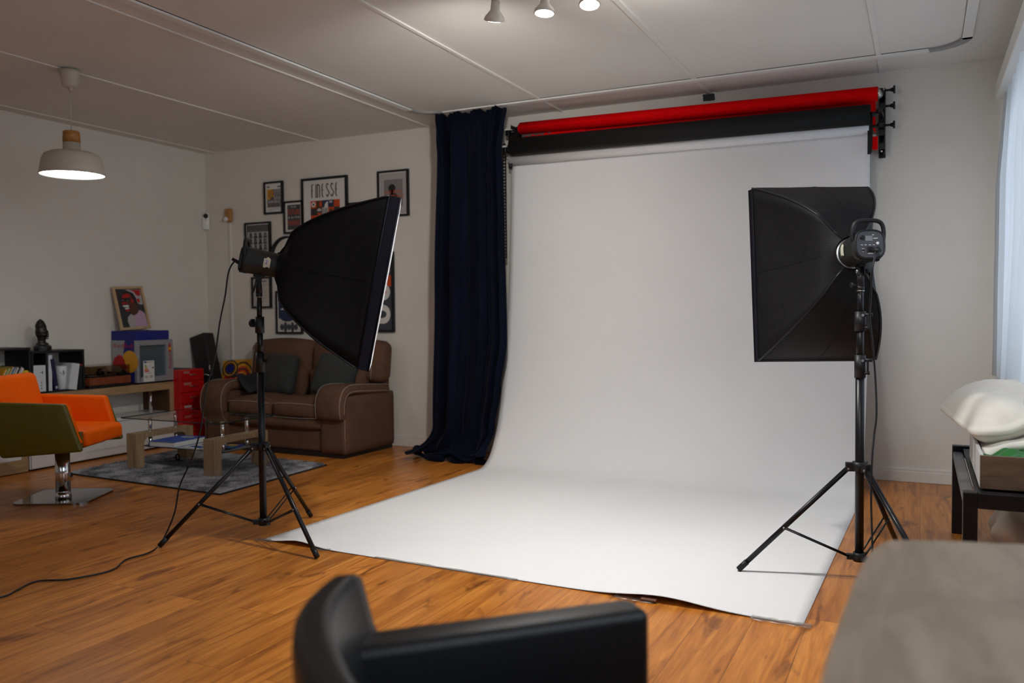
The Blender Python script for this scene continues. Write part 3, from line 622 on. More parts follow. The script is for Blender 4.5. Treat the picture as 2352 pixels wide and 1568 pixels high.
# ================================================================== LIGHT STANDS
def stand(P, ang, label, lever):
    t = thing('light_stand', label, 'light stand', (P[0], P[1], 0), 0, 'black light stands with softboxes')
    R_ = .507
    m = MB(BLACKM); m.cyl((0, 0, .085), (0, 0, .93), .0185, n=20); part(m, 'lower_tube', t)
    m = MB(BLACKM); m.cyl((0, 0, .93), (0, 0, 1.13), .0155, n=20); part(m, 'middle_tube', t)
    m = MB(BLACKM); m.cyl((0, 0, 1.13), (0, 0, 1.285), .0135, n=20); part(m, 'upper_tube', t)
    for z, hh in ((.93, .10), (1.125, .085)):
        m = MB(BLACKP); m.cyl((0, 0, z-hh/2), (0, 0, z+hh/2), .0235, n=20); c = part(m, 'clamp_collar', t)
        if lever:
            m = MB(BLACKP); m.cyl((.018, -.012, z+.028), (.05, -.012, z+.028), .008, n=10); m.cyl((.018, -.012, z-.028), (.04, -.012, z-.028), .007, n=10); m.box(.026, .036, -.018, -.008, z-.03, z+.028, .002)
            m.use(STEEL).cyl((.012, -.022, z+.026), (.012, -.026, z+.026), .006, n=10); part(m, 'clamp_lever', c)
        else:
            s = -1 if z > 1 else 1
            m = MB(BLACKP); m.cyl((s*.02, 0, z+.01), (s*.04, 0, z+.01), .007, n=10); m.cyl((s*.04, 0, z+.01), (s*.055, 0, z+.01), .022 if z > 1 else .010, n=12); part(m, 'clamp_knob', c)
    m = MB(BLACKP); m.cyl((0, 0, .475), (0, 0, .515), .030, n=20)
    for k in range(3):
        a = math.radians(ang+120*k); d = Vector((math.cos(a), math.sin(a), 0)); n = Vector((-d.y, d.x, 0))
        M = Matrix(((d.x, n.x, 0, 0), (d.y, n.y, 0, 0), (0, 0, 1, .495), (0, 0, 0, 1)))
        m.box(.02, .058, -.014, .014, -.022, .016, .003, M=M)
    m.use(STEEL)
    for k in range(3):
        a = math.radians(ang+120*k); d = Vector((math.cos(a), math.sin(a), 0)); n = Vector((-d.y, d.x, 0))
        for s in (-1, 1): m.cyl(d*.048+n*s*.014+Vector((0, 0, .485)), d*.048+n*s*.0165+Vector((0, 0, .485)), .005, n=8)
    part(m, 'upper_hub', t)
    m = MB(BLACKP); m.cyl((0, 0, .08), (0, 0, .118), .026, n=20)
    for k in range(3):
        a = math.radians(ang+120*k); d = Vector((math.cos(a), math.sin(a), 0)); n = Vector((-d.y, d.x, 0))
        M = Matrix(((d.x, n.x, 0, 0), (d.y, n.y, 0, 0), (0, 0, 1, .098), (0, 0, 0, 1))); m.box(.015, .052, -.012, .012, -.012, .012, .002, M=M)
    part(m, 'lower_hub', t)
    for k in range(3):
        a = math.radians(ang+120*k); d = Vector((math.cos(a), math.sin(a), 0)); n = Vector((-d.y, d.x, 0))
        top = d*.048+Vector((0, 0, .485)); foot = d*R_+Vector((0, 0, .012))
        m = MB(BLACKM); m.cyl(top, foot, .0115, n=14); lg = part(m, 'leg', t)
        m = MB(BLACKP); q = foot+(top-foot).normalized()*.05; m.cyl(q, foot+(foot-top).normalized()*.003, .0135, n=14); part(m, 'rubber_foot', lg)
        mid = top.lerp(foot, .58); lo = d*.045+Vector((0, 0, .10))
        m = MB(BLACKM)
        for s in (-1, 1): m.tube([lo+n*s*.011, mid+n*s*.012], .0042, 6)
        m.use(STEEL).cyl(mid-n*.015, mid+n*.015, .005, n=8); part(m, 'brace', t)
    return t
PLs = (-3.092, 3.400); PRs = (-.238, 3.960)
stand(PLs, 221, 'black tripod light stand under the left softbox, in front of the brown sofa', False)
stand(PRs, 192, 'black tripod light stand under the right softbox, beside the ash desk', True)

# ================================================================== STROBES WITH SOFTBOXES
def strobe(P, zpiv, aim, ring_d, label, sticker, cable_side):
    """local frame: +Y aims, +X right, +Z up; origin on the pivot above the stand"""
    a = Vector(aim).normalized(); rg = a.cross(Vector((0, 0, 1))).normalized(); up = rg.cross(a)
    E_ = Matrix((rg, a, up)).transposed().to_euler()
    t = thing('strobe_with_softbox', label, 'softbox light', (P[0], P[1], zpiv), group='strobes with softboxes', rot=E_)
    Mi = E_.to_matrix().transposed()
    H0 = .083                                           # axis of the lamp over the pivot
    yb, yf = ring_d-.215, ring_d                        # back and front of the lamp body
    # body: tapering rounded barrel
    def sec(y, r, sq):
        pts = []
        for i in range(28):
            th = 2*PI*i/28; c, s = math.cos(th), math.sin(th); k = (abs(c)**sq+abs(s)**sq)**(-1/sq); pts.append((r*k*c, y, H0+r*k*s))
        return pts
    secs = [sec(yb+.006, .052, 3.2), sec(yb+.012, .066, 3.2), sec(yb+.03, .068, 3.2), sec(yb+.036, .067, 2.8), sec(yb+.12, .064, 2.4), sec(yf-.012, .062, 2.1), sec(yf, .060, 2)]
    m = MB(STROBE); vs = [p for s in secs for p in s]; fs = [(i*28+k, i*28+(k+1) % 28, (i+1)*28+(k+1) % 28, (i+1)*28+k) for i in range(len(secs)-1) for k in range(28)]
    m.add(vs, fs, True); m.add(secs[-1], [list(range(28))]); m.add(secs[0], [list(range(28))]); body = part(m, 'lamp_body', t)
    m = MB(BLACKP)
    for i in range(12): m.box(-.040+i*.0068, -.037+i*.0068, yb+.002, yb+.03, H0-.069, H0-.062)
    part(m, 'vent_slots', body)
    m = MB(DGREY); m.prism([(x, z) for x, _, z in sec(0, .056, 3.4)], lambda u, v, w: (u, yb+w, v), -.002, .007)
    m.use(BLACKP)
    ring = [(x, yb-.001, z) for x, _, z in sec(0, .060, 3.2)]; m.tube(ring, .004, 6, closed=True)
    cp = part(m, 'control_panel', t)
    m = MB(mat('lcd_grey', (.20, .21, .23), .2)).box(-.020, .010, yb-.0042, yb-.002, H0+.014, H0+.036); part(m, 'display', cp)
    m = MB(cWHITE); z = H0-.004
    for x in (-.040, -.024, -.006, .010): m.box(x, x+.009, yb-.0036, yb-.002, z, z+.0022)
    m.box(.014, .032, yb-.0036, yb-.002, H0+.024, H0+.0265); m.box(.010, .017, yb-.0036, yb-.002, H0+.038, H0+.041); m.box(-.036, -.026, yb-.0036, yb-.002, H0-.02, H0-.018); m.box(-.034, -.029, yb-.0036, yb-.002, H0-.032, H0-.030)
    m.box(-.012, .012, yb-.0036, yb-.002, H0-.040, H0-.0375); part(m, 'panel_lettering', cp)
    m = MB(BLACKP); m.box(-.015, .012, yb-.006, yb-.002, H0-.036, H0-.011, .001); part(m, 'power_socket', cp)
    for x, z_, r in ((-.034, H0+.028, .008), (.027, H0-.021, .009), (.030, H0+.004, .006), (-.031, H0-.026, .004)):
        m = MB(BLACKP if r != .006 else cWHITE); m.cyl((x, yb-.002, z_), (x, yb-.014 if r > .007 else yb-.006, z_), r, n=14); part(m, 'knob', cp)
    # carrying handle over the back
    m = MB(BLACKP); hp = [(-.064, yb+.02, H0+.02), (-.066, yb+.015, H0+.05), (-.060, yb+.01, H0+.083), (-.042, yb+.008, H0+.100), (0, yb+.006, H0+.104), (.042, yb+.008, H0+.100), (.060, yb+.01, H0+.083), (.066, yb+.015, H0+.05), (.064, yb+.02, H0+.02)]
    hq = []
    for i in range(len(hp)-1):
        p0, p1, p2, p3 = [Vector(hp[max(0, min(len(hp)-1, k))]) for k in (i-1, i, i+1, i+2)]
        for k in range(5): f = k/5; hq.append(.5*((2*p1)+(p2-p0)*f+(2*p0-5*p1+4*p2-p3)*f*f+(3*p1-p0-3*p2+p3)*f**3))
    m.tube(hq+[Vector(hp[-1])], .009, 10); part(m, 'handle', t)
    # speed ring
    m = MB(STEEL); m.lathe([(.058, -.022), (.070, -.022), (.073, -.014), (.072, .010), (.058, .010)], (0, yf, H0), 32, Matrix.Rotation(-PI/2, 3, 'X')); part(m, 'speed_ring', t)
    # tilt bracket
    iw = lambda p: Mi @ Vector(p)                       # world offset -> local
    m = MB(BLACKP); m.box(-.012, .012, -.03, .03, .005, .022, .003); m.box(-.016, -.008, -.014, .014, -.03, .012, .002); m.box(.008, .016, -.014, .014, -.03, .012, .002); part(m, 'mount_shoe', t)
    m = MB(BLACKP); A = iw((0, 0, -.005)); B = iw((0, 0, -.075)); m.cyl(A, B, .013, .017, n=14); m.cyl(B, iw((0, 0, -.093)), .0165, n=16)
    m.use(STEEL).cyl((-.020, 0, -.012), (.020, 0, -.012), .007, n=12); m.cyl(iw((0, 0, -.094)), iw((0, 0, -.097)), .0175, n=16); br = part(m, 'tilt_bracket', t)
    m = MB(BLACKP); m.cyl((.018, 0, -.012), (.036, 0, -.012), .010, n=12); m.tube([(.034, 0, -.012), (.040, -.004, -.03), (.040, -.01, -.075)], .006, 8); part(m, 'tilt_lever', br)
    m = MB(BLACKP); q = iw((0, 0, -.07)); s = Vector((-1, 0, 0)); m.cyl(q+s*.012, q+s*.034, .005, n=8); m.cyl(q+s*.030, q+s*.042, .012, n=10); part(m, 'clamp_knob', br)
    # softbox shell
    W, Hh, L = .58, .87, .500; y0 = yf-.030
    def g(tt): return .18+.82*tt**.56
    NS = 12
    def shell(u, v):
        s = (u*4) % 4; side = int(s) % 4; f = s-int(s); tt = v; k = g(tt)
        cs = [(-W/2, Hh/2), (W/2, Hh/2), (W/2, -Hh/2), (-W/2, -Hh/2)]
        c0, c1 = cs[side], cs[(side+1) % 4]; x = c0[0]+(c1[0]-c0[0])*f; z = c0[1]+(c1[1]-c0[1])*f
        x *= k; z *= k
        sag = 4*f*(1-f)*(.030*math.sin(PI*min(1, tt*1.02))**.8+.004*math.sin(9*tt+side))
        if side in (0, 2): z += math.copysign(sag*.75, z)
        else: x -= math.copysign(sag, x)
        q = max(0, 1-tt/.10)                            # rounds into the ring
        if q > 0:
            r = math.hypot(x, z)
            if r > 1e-6: rr = .071+(.25-.071)*0; x = x*(1-q)+x/r*.076*q; z = z*(1-q)+z/r*.076*q
        return (x, y0+L*tt, H0+z)
    m = MB(FABB); m.grid(shell, 4*NS, 26, True, closeu=True)
    sb = part(m, 'softbox_shell', t)
    m = MB(BLACKM)                                      # rods along the corners, seams on the panels
    for k in range(4): m.tube([shell(k/4+1e-6, j/20) for j in range(21)], .0045, 6)
    m.use(FABI)
    for k in range(4): m.tube([shell(k/4+.125, .12+.88*j/16) for j in range(17)], .0016, 5)
    part(m, 'rods', sb)
    m = MB(FABI); D = .055
    def rect(w, h, y): return [(-w/2, y, H0+h/2), (w/2, y, H0+h/2), (w/2, y, H0-h/2), (-w/2, y, H0-h/2)]
    r0 = rect(W, Hh, y0+L); r1 = rect(W+.004, Hh+.004, y0+L+D); r3 = rect(W-.012, Hh-.012, y0+L+D); r4 = rect(W-.012, Hh-.012, y0+L+D-.02)
    for A_, B_ in ((r0, r1), (r1, r3), (r3, r4)):
        m.add(A_+B_, [(i, (i+1) % 4, 4+(i+1) % 4, 4+i) for i in range(4)])
    for rr in (r0, r1): m.tube([Vector(p) for p in rr]+[], .005, 6, closed=True)
    part(m, 'front_rim', sb)
    m = MB(DIFF); yy = y0+L+D-.004
    m.grid(lambda u, v: ((u-.5)*(W-.014), yy+.012*(1-(2*u-1)**6)*(1-(2*v-1)**6), H0+(v-.5)*(Hh-.014)), 16, 20); part(m, 'diffuser', t)
    m = MB(DIFF); m.tube([Vector(p) for p in rect(W-.004, Hh-.004, y0+L+D+.001)], .004, 6, closed=True); part(m, 'diffuser_piping', t)
    # sticker
    m = MB(mat('cream_sticker', (.52, .50, .40), .6, var=.05))
    def onbody(u, v):                                   # u along the axis from back, v up, on the side that faces the camera
        th = v/.064; c_, s_ = math.cos(th), math.sin(th); r = (.0672-.02*(u-.10))*(abs(c_)**2.4+abs(s_)**2.4)**(-1/2.4); return Vector((sticker*r*c_, yb+u, H0+r*s_))
    m.grid(lambda u, v: onbody(.118+.034*u, -.020-.003*math.sin(7*u)+(.043+.007*(1-abs(2*u-1)))*v), 9, 15)
    if sticker > 0:
        vs, fs = text_geo('2'); m.use(mat('blue_ink', (.05, .08, .45), .6)); e = lambda p: Vector((p.x*1.012, p.y, H0+(p.z-H0)*1.012))
        m.add([e(onbody(.127+.012*(x if sticker > 0 else 1-x), -.004+.020*y)) for x, y in vs], fs)
    part(m, 'sticker', t)
    for x, z_ in ((.0, .066),):
        m = MB(BLACKP).box(-.012, .012, yf-.045, yf-.012, H0+.058, H0+.069, .002); part(m, 'release_catch', t)
    return t, E_, H0, yb
aimL = Vector((.8139, .5482, -.1959)); aimR = Vector((-.424, .896, -.128))
sL, eL, H0, ybL = strobe(PLs, 1.365, aimL, .115, 'black softbox light on the left stand, seen side-on and facing the backdrop', 1, 1)
sR, eR, H0, ybR = strobe(PRs, 1.352, aimR, .105, 'black softbox light on the right stand, seen from behind with its control panel', -1, 1)

# power cords
def cord(pts, label, name='power_cord', r=.0042, plugdir=None):
    P = [Vector(p) for p in pts]; out = []
    for i in range(len(P)-1):
        p0, p1, p2, p3 = P[max(i-1, 0)], P[i], P[i+1], P[min(i+2, len(P)-1)]
        for k in range(8):
            s = k/8; out.append(.5*((2*p1)+(p2-p0)*s+(2*p0-5*p1+4*p2-p3)*s*s+(3*p1-p0-3*p2+p3)*s**3))
    out.append(P[-1])
    t = thing(name, label, 'power cord', P[0], 0, 'power cords of the two strobes')
    m = MB(BLACKP).tube(out, r, 8); part(m, 'cable', t, True)
    m = MB(BLACKP); d = (out[0]-out[4]).normalized(); m.cyl(out[0]-d*.045, out[0], .008, .010, n=10); part(m, 'plug', t, True)
    return t
ML = Matrix.LocRotScale(Vector((*PLs, 1.365)), eL, None); MR = Matrix.LocRotScale(Vector((*PRs, 1.352)), eR, None)
cord([ML @ Vector((0, ybL-.006, H0-.024)), ML @ Vector((-.0, ybL-.035, H0-.022)), (-3.206, 3.305, 1.397), (-3.229, 3.301, 1.275), (-3.26, 3.292, 1.14), (-3.3, 3.287, 0.938), (-3.339, 3.262, 0.78), (-3.359, 3.246, 0.6), (-3.406, 3.229, 0.441), (-3.472, 3.203, 0.293), (-3.498, 3.185, 0.146), (-3.55, 3.149, 0.006), (-3.44, 2.978, 0.006), (-3.442, 2.839, 0.006), (-3.359, 2.686, 0.006), (-3.419, 2.519, 0.006), (-3.525, 2.438, 0.006), (-3.49, 2.324, 0.006), (-3.465, 2.231, 0.006), (-3.55, 2.05, 0.006), (-3.7, 1.9, 0.006)],
     'black power cord hanging from the left strobe and snaking over the floor to the left')
cord([MR @ Vector((.008, ybR-.008, H0-.024)), MR @ Vector((.009, ybR-.030, H0-.040)), (-0.183, 3.806, 1.338), (-0.193, 3.851, 1.195), (-0.195, 3.859, 1.14), (-0.183, 3.882, 1.011), (-0.173, 3.883, 0.883), (-0.167, 3.858, 0.738), (-0.175, 3.84, 0.649), (-0.181, 3.8, 0.545), (-0.182, 3.771, 0.387), (-0.176, 3.735, 0.252), (-0.17, 3.679, 0.142), (-0.155, 3.6, 0.03), (-0.12, 3.5, 0.006), (-0.03, 3.36, 0.006), (0.08, 3.25, 0.006)],
     'black power cord hanging down the right light stand')

# ================================================================== WALL GALLERY
GAL = 'framed posters over the sofa'
def framed(x0, x1, z0, z1, label, draw, fw=.018, mat_w=0.0, dep=.026, paper=cWHITE):
    t = thing('framed_poster', label, 'framed poster', ((x0+x1)/2, YB, z0), 0, GAL)
    yf = YB-dep; yb = YB-.001
    m = MB(BLACKP)
    m.box(x0, x1, yf, yb, z0, z0+fw); m.box(x0, x1, yf, yb, z1-fw, z1); m.box(x0, x0+fw, yf, yb, z0+fw, z1-fw); m.box(x1-fw, x1, yf, yb, z0+fw, z1-fw); part(m, 'frame', t, True)
    m = MB(paper); yp = yf+.010
    m.box(x0+fw, x1-fw, yp, yb, z0+fw, z1-fw)
    W, H = x1-x0-2*fw, z1-z0-2*fw
    a = Art(m, (x0+fw, yp, z0+fw), (1, 0, 0), (0, 0, 1)); draw(a, W, H); part(m, 'poster', t, True)
    return t
def d_vienna(a, W, H):
    x0, x1, y0, y1 = W*.10, W*.95, H*.10, H*.92
    a.rect(x0, H*.15, x1, H*.80, cCREAM, 1); a.rect(x0, H*.45, W*.52, H*.80, cYEL, 2); a.rect(W*.52, H*.45, x1, H*.80, cLGREY, 2)
    a.rect(x0, H*.17, x1, H*.45, cGREY, 2); a.rect(x0, H*.86, W*.27, H*.90, cDARK, 2); a.rect(W*.76, H*.86, x1, H*.90, cDARK, 2)
    for i in range(9): a.rect(W*(.16+.08*i), H*.18, W*(.20+.08*i), H*(.30+.12*((i*5) % 3)/2), cDARK, 3)
    for i in range(6): a.ell(W*(.22+.12*i), H*.36, W*.045, H*.045, cLGREY, 4)
    a.poly([(W*.36, H*.42), (W*.40, H*.62), (W*.44, H*.42)], cMGREY, 4); a.ell(W*.40, H*.46, W*.09, H*.06, cMGREY, 3)
    a.text('VI', W*.16, H*.46, W*.40, H*.77, cMGREY, 4); a.text('ENNA', W*.46, H*.46, W*.93, H*.79, cDARK, 5)
    a.rect(W*.16, H*.10, W*.88, H*.115, cGREY, 2); a.rect(W*.16, H*.06, W*.6, H*.07, cLGREY, 2)
framed(-5.675, -5.445, 2.137, 2.444, 'small black framed city poster with yellow block and tall letters, top left of the gallery', d_vienna)
def d_future(a, W, H):
    a.rect(W*.13, H*.07, W*.93, H*.93, cSLATE, 1)
    a.text('OUR', W*.34, H*.825, W*.68, H*.885, cWHITE, 2); a.text('FUTURE', W*.16, H*.585, W*.90, H*.775, cORANGE, 2)
    a.text('IS IN THE', W*.18, H*.46, W*.88, H*.525, cWHITE, 2); a.text('MAKING', W*.16, H*.21, W*.90, H*.40, cORANGE, 2)
framed(-5.438, -5.208, 1.94, 2.246, 'small black framed slate poster with orange and white lettering OUR FUTURE IS IN THE MAKING', d_future)
def d_finesse(a, W, H):
    # letters drawn as thin condensed strokes
    u0, v0, cw, ch, s = W*.19, H*.755, W*.106, H*.195, W*.024
    def st(x0, y0, x1, y1): 
        a.rect(u0+min(x0, x1)*cw*1.0, v0+min(y0, y1)*ch, u0+max(x0, x1)*cw, v0+max(y0, y1)*ch, cBLACK, 1)
    def arc(cx, cy, rx, ry, a0, a1, n=14):
        for i in range(n):
            t0, t1 = [math.radians(a0+(a1-a0)*k/n) for k in (i, i+1)]
            P = []
            for tt, e in ((t0, 0), (t1, 0), (t1, s), (t0, s)): P.append((u0+cx*cw+(rx*cw-e)*math.cos(tt), v0+cy*ch+(ry*ch-e)*math.sin(tt)))
            a.poly(P, cBLACK, 1)
    w_ = s/cw
    def F(x): arc(x+.36, .80, .34, .19, 90, 180); st(x+.02, 0, x+.02+w_, .80); st(x-.08, .50, x+.42, .50+.04); st(x+.36, .95, x+.60, .99)
    def I(x): st(x+.1, 0, x+.1+w_, .97)
    def N(x): st(x, 0, x+w_, .97); arc(x+.36, .75, .36, .22, 0, 180); st(x+.72-w_, 0, x+.72, .75); 
    def E(x): st(x, .17, x+w_, .82); arc(x+.36, .80, .36, .18, 80, 180); arc(x+.36, .19, .36, .18, 180, 280); st(x-.1, .5, x+.46, .54)
    def S(x): arc(x+.33, .79, .33, .19, 20, 200); arc(x+.33, .20, .33, .19, 180, 380); 
    def S2(x):
        n = 12
        for i in range(n):
            f0, f1 = i/n, (i+1)/n; e = lambda f: (x+.02+.62*(3*f*f-2*f**3), .75-.52*f)
            (xa, ya), (xb, yb) = e(f0), e(f1); a.poly([(u0+xa*cw, v0+ya*ch), (u0+xa*cw+s, v0+ya*ch), (u0+xb*cw+s, v0+yb*ch), (u0+xb*cw, v0+yb*ch)], cBLACK, 1)
    F(0); I(.85); N(1.30); E(2.35); S(3.32); S2(3.32); S(4.35); S2(4.35); E(5.42)
    # geometric grid
    g0, g1, h1 = W*.17, W*.865, H*.715; c = (g1-g0)/5; rows = 6
    pal = [[cORANGE, cBROWN, cNAVY, cNAVY, cORANGE], [cDARK, cBROWN, cWHITE, cORANGE, cDARK], [cORANGE, cORANGE, cNAVY, cORANGE, cNAVY], [cORANGE, cWHITE, cNAVY, cDARK, cORANGE], [cNAVY, cORANGE, cDARK, cORANGE, cBROWN], [cDARK, cNAVY, cORANGE, cDARK, cNAVY]]
    for r in range(rows):
        for k in range(5): a.rect(g0+k*c, h1-(r+1)*c, g0+(k+1)*c, h1-r*c, pal[r][k], 1)
    X = lambda k: g0+k*c
    Y = lambda r: h1-r*c
    a.ell(X(.5), Y(.5), c*.36, c*.36, cWHITE, 2); a.ell(X(.5), Y(.5), c*.16, c*.16, cDARK, 3)
    a.ell(X(1.9), Y(.5), c*.4, c*.42, cORANGE, 2, 90, 270); a.ell(X(3), Y(1), c*.62, c*.8, cWHITE, 2, 90, 180)
    a.poly([(X(3), Y(1)), (X(3), Y(.2)), (X(2.38), Y(1))], cWHITE, 2); a.rect(X(3.2), Y(.42), X(3.75), Y(.12), cLGREY, 2)
    for i in range(3):
        for j in range(3): a.ell(X(.22+.28*i), Y(1.22+.28*j), c*.05, c*.05, cBROWN, 2)
    a.ell(X(1.5), Y(1.45), c*.38, c*.38, cCREAM, 2, 0, 180); a.rect(X(1.1), Y(1.65), X(1.9), Y(1.45), cDARK, 2); a.ell(X(1.5), Y(1.68), c*.36, c*.30, cORANGE, 3, 180, 360)
    for i in range(3): a.rect(X(2.1+.3*i), Y(1.92), X(2.26+.3*i), Y(1.08), cDARK, 2)
    a.ell(X(3.5), Y(1.5), c*.26, c*.26, cBROWN, 2); a.ell(X(3.5), Y(1.5), c*.10, c*.10, cDARK, 3)
    a.poly([(X(4), Y(2)), (X(5), Y(2)), (X(5), Y(1))], cBROWN, 2)
    a.ell(X(.5), Y(2.95), c*.46, c*.46, cCREAM, 2, 0, 180); a.ell(X(.5), Y(2.95), c*.34, c*.34, cBROWN, 3, 0, 180); a.ell(X(.5), Y(2.95), c*.18, c*.18, cDARK, 4, 0, 180)
    a.poly([(X(1.1), Y(3)), (X(1.5), Y(2)), (X(1.9), Y(2)), (X(1.6), Y(3))], cWHITE, 2); a.ell(X(2.5), Y(2.1), c*.4, c*.3, cORANGE, 3, 180, 360); a.rect(X(2.1), Y(2.7), X(2.5), Y(2.5), cLGREY, 3)
    for i in range(6): a.ell(X(4.2+.3*(i % 3)), Y(.25+.4*(i//3)), c*.05, c*.05, cBROWN, 2)
framed(-5.222, -4.699, 1.73, 2.44, 'large black framed poster headed FINESSE over a grid of geometric shapes', d_finesse, fw=.022)
def d_orange(a, W, H):
    a.rect(W*.04, H*.05, W*.97, H*.95, cORANGE, 1); a.rect(W*.15, H*.70, W*.55, H*.72, cWHITE, 2); a.rect(W*.15, H*.60, W*.75, H*.66, cDARK, 2); a.ell(W*.5, H*.3, W*.25, H*.17, cDARK, 2)
framed(-4.697, -4.385, 1.78, 2.185, 'black framed orange poster half hidden behind the top of the left softbox', d_orange)
def d_risk(a, W, H):
    a.rect(W*.02, H*.02, W*.98, H*.98, cLGREY, 1); a.rect(W*.17, H*.19, W*.85, H*.83, cGREY, 2)
    a.poly([(W*.30, H*.19), (W*.34, H*.42), (W*.40, H*.52), (W*.60, H*.50), (W*.70, H*.42), (W*.72, H*.19)], cDARK, 3); a.ell(W*.46, H*.62, W*.13, H*.10, cBLACK, 3); a.ell(W*.52, H*.33, W*.20, H*.12, cBLACK, 4)
    a.rect(W*.40, H*.48, W*.52, H*.58, cBLACK, 3); a.ell(W*.66, H*.40, W*.05, H*.04, cMGREY, 5)
    a.text('NO RISK', W*.19, H*.50, W*.84, H*.575, cORANGE, 6); a.text('NO STORY.', W*.08, H*.385, W*.93, H*.465, cORANGE, 6)
framed(-4.368, -4.044, 2.034, 2.442, 'black framed grey photo poster with red words NO RISK NO STORY', d_risk)
def d_heads(a, W, H):
    a.rect(W*.05, H*.02, W*.98, H*.98, cMGREY, 1); a.rect(W*.05, H*.02, W*.98, H*.80, cLGREY, 2); a.rect(W*.03, 0, W*.06, H, cBLACK, 3)
    random.seed(11)
    for r in range(5):
        for k in range(4):
            cx = W*(.20+.21*k); cy = H*(.705-.155*r); s = W*.085
            if r == 4 and k > 1: continue
            mm = cDARK if (r*3+k) % 3 else cMGREY
            a.poly([(cx-s, cy-s*1.15), (cx+s, cy-s*1.15), (cx+s*.85, cy-s*.3), (cx+s*.45, cy-s*.05), (cx-s*.45, cy-s*.05), (cx-s*.85, cy-s*.3)], mm, 3)
            a.ell(cx+s*.1*random.uniform(-1, 1), cy+s*.35, s*(.55+.2*random.random()), s*(.65+.15*random.random()), cBLACK, 4); a.ell(cx, cy+s*.18, s*.34, s*.42, cGREY if k % 2 else cMGREY, 5)
framed(-5.924, -5.605, 1.664, 2.07, 'black framed sheet of small grey head portraits in rows, left end of the gallery', d_heads)
def d_lines(a, W, H):
    a.rect(0, 0, W*.98, H*.99, cCREAM, 1); a.rect(W*.05, 0, W*.16, H, cLGREY, 2); a.rect(W*.45, H*.88, W*.8, H*.92, cMGREY, 2)
    random.seed(2)
    for i in range(14): a.rect(W*.28, H*(.80-.05*i), W*(.70+.2*random.random()), H*(.812-.05*i), cGREY, 2)
framed(-5.849, -5.608, 1.243, 1.545, 'small black framed cream text sheet behind the pole of the left light stand', d_lines)
def d_bird(a, W, H):
    a.rect(W*.04, H*.03, W*.97, H*.97, cNAVY, 1); a.rect(W*.04, H*.03, W*.97, H*.34, cCREAM, 2); a.ell(W*.42, H*.36, W*.30, H*.10, cNAVY, 3)
    a.poly([(W*.10, H*.56), (W*.36, H*.66), (W*.30, H*.60), (W*.40, H*.57)], cWHITE, 4)
    for i in range(5): a.ell(W*(.18+.15*i), H*.12, W*.08, H*(.08+.05*(i % 2)), cSLATE, 3)
framed(-5.553, -5.235, .998, 1.405, 'black framed navy and beige poster behind the lower left softbox edge', d_bird)
def d_loops(a, W, H):
    a.rect(W*.0, H*.0, W, H, cSLATE, 1); a.poly([(0, H*.30), (W*.55, H*.30), (W*.75, H*.55), (W, H*.58), (W, H*.72), (0, H*.72)], cORANGE, 2); a.rect(0, H*.92, W, H, cMGREY, 2); a.rect(0, 0, W*.62, H*.06, cBLACK, 2)
    def loop(v0, v1, inner, k, split=None):
        hh = (v1-v0)/2; cv = (v0+v1)/2
        a.rect(0, v0, W*.80, v1, cWHITE, k); a.ell(W*.80, cv, W*.16, hh, cWHITE, k, -90, 90)
        a.rect(0, cv-hh*.40, W*.76, cv+hh*.40, inner, k+1); a.ell(W*.76, cv, W*.11, hh*.40, inner, k+1, -90, 90)
        if split: a.poly([(W*.62, cv-hh*.40), (W*.76, cv-hh*.40), (W*.85, cv-hh*.1), (W*.85, cv+hh*.25), (W*.78, cv+hh*.38)], split, k+2)
    loop(H*.69, H*.92, cMGREY, 3, cORANGE); loop(H*.39, H*.61, cORANGE, 3, None); loop(H*.08, H*.33, cSLATE, 3)
    a.poly([(W*.60, H*.465), (W*.76, H*.465), (W*.85, H*.49), (W*.85, H*.52), (W*.78, H*.543), (W*.70, H*.543)], cMGREY, 5)
framed(-4.712, -4.211, 1.014, 1.729, 'large black framed poster of thick white loops on orange and slate', d_loops, fw=.022)
t = thing('wall_mirror', 'round wall mirror with a thin black rim, half hidden behind the left softbox', 'mirror', (-5.413, YB, 1.73))
Mx = Matrix.Rotation(PI/2, 3, 'X')
m = MB(BLACKP); m.lathe([(.172, 0), (.190, .001), (.190, .030), (.172, .030), (.172, 0)], (-5.413, YB-.001, 1.73), 48, Mx); part(m, 'rim', t, True)
m = MB(mat('mirror_silver', (.80, .78, .75), .03, 1.0, var=.01)); m.lathe([(0, .012), (.173, .012)], (-5.413, YB-.001, 1.73), 48, Mx); part(m, 'mirror_glass', t, True)
# small wall devices
t = thing('wall_sensor', 'white oblong wall sensor with a round black eye in the room corner', 'sensor', (-6.42, 6.325, 2.11))
Mc = Matrix.LocRotScale(Vector((-6.412, 6.318, 2.112)), Euler((0, 0, math.radians(40))), None)
m = MB(RAIL).box(-.036, .036, -.014, .02, -.085, .085, .013, 3, M=Mc); part(m, 'housing', t, True)
m = MB(BLACKP); m.cyl(Mc @ Vector((0, -.0145, .052)), Mc @ Vector((0, -.019, .052)), .024, n=24); m.cyl(Mc @ Vector((0, -.0145, .018)), Mc @ Vector((0, -.016, .018)), .005, n=10); part(m, 'lens', t, True)
t = thing('wall_light_box', 'small honey coloured wooden wall box with a pale knob above a cable strip', 'wall box', (-6.118, YB, 2.085))
m = MB(COLW).box(-6.158, -6.082, YB-.045, YB-.001, 2.09, 2.222, .014, 3); part(m, 'wooden_body', t, True)
m = MB(RAIL); m.lathe([(0, .03), (.018, .028), (.024, .015), (.02, 0), (0, 0)], (-6.125, YB-.045, 2.115), 20, Mx); part(m, 'knob', t, True)

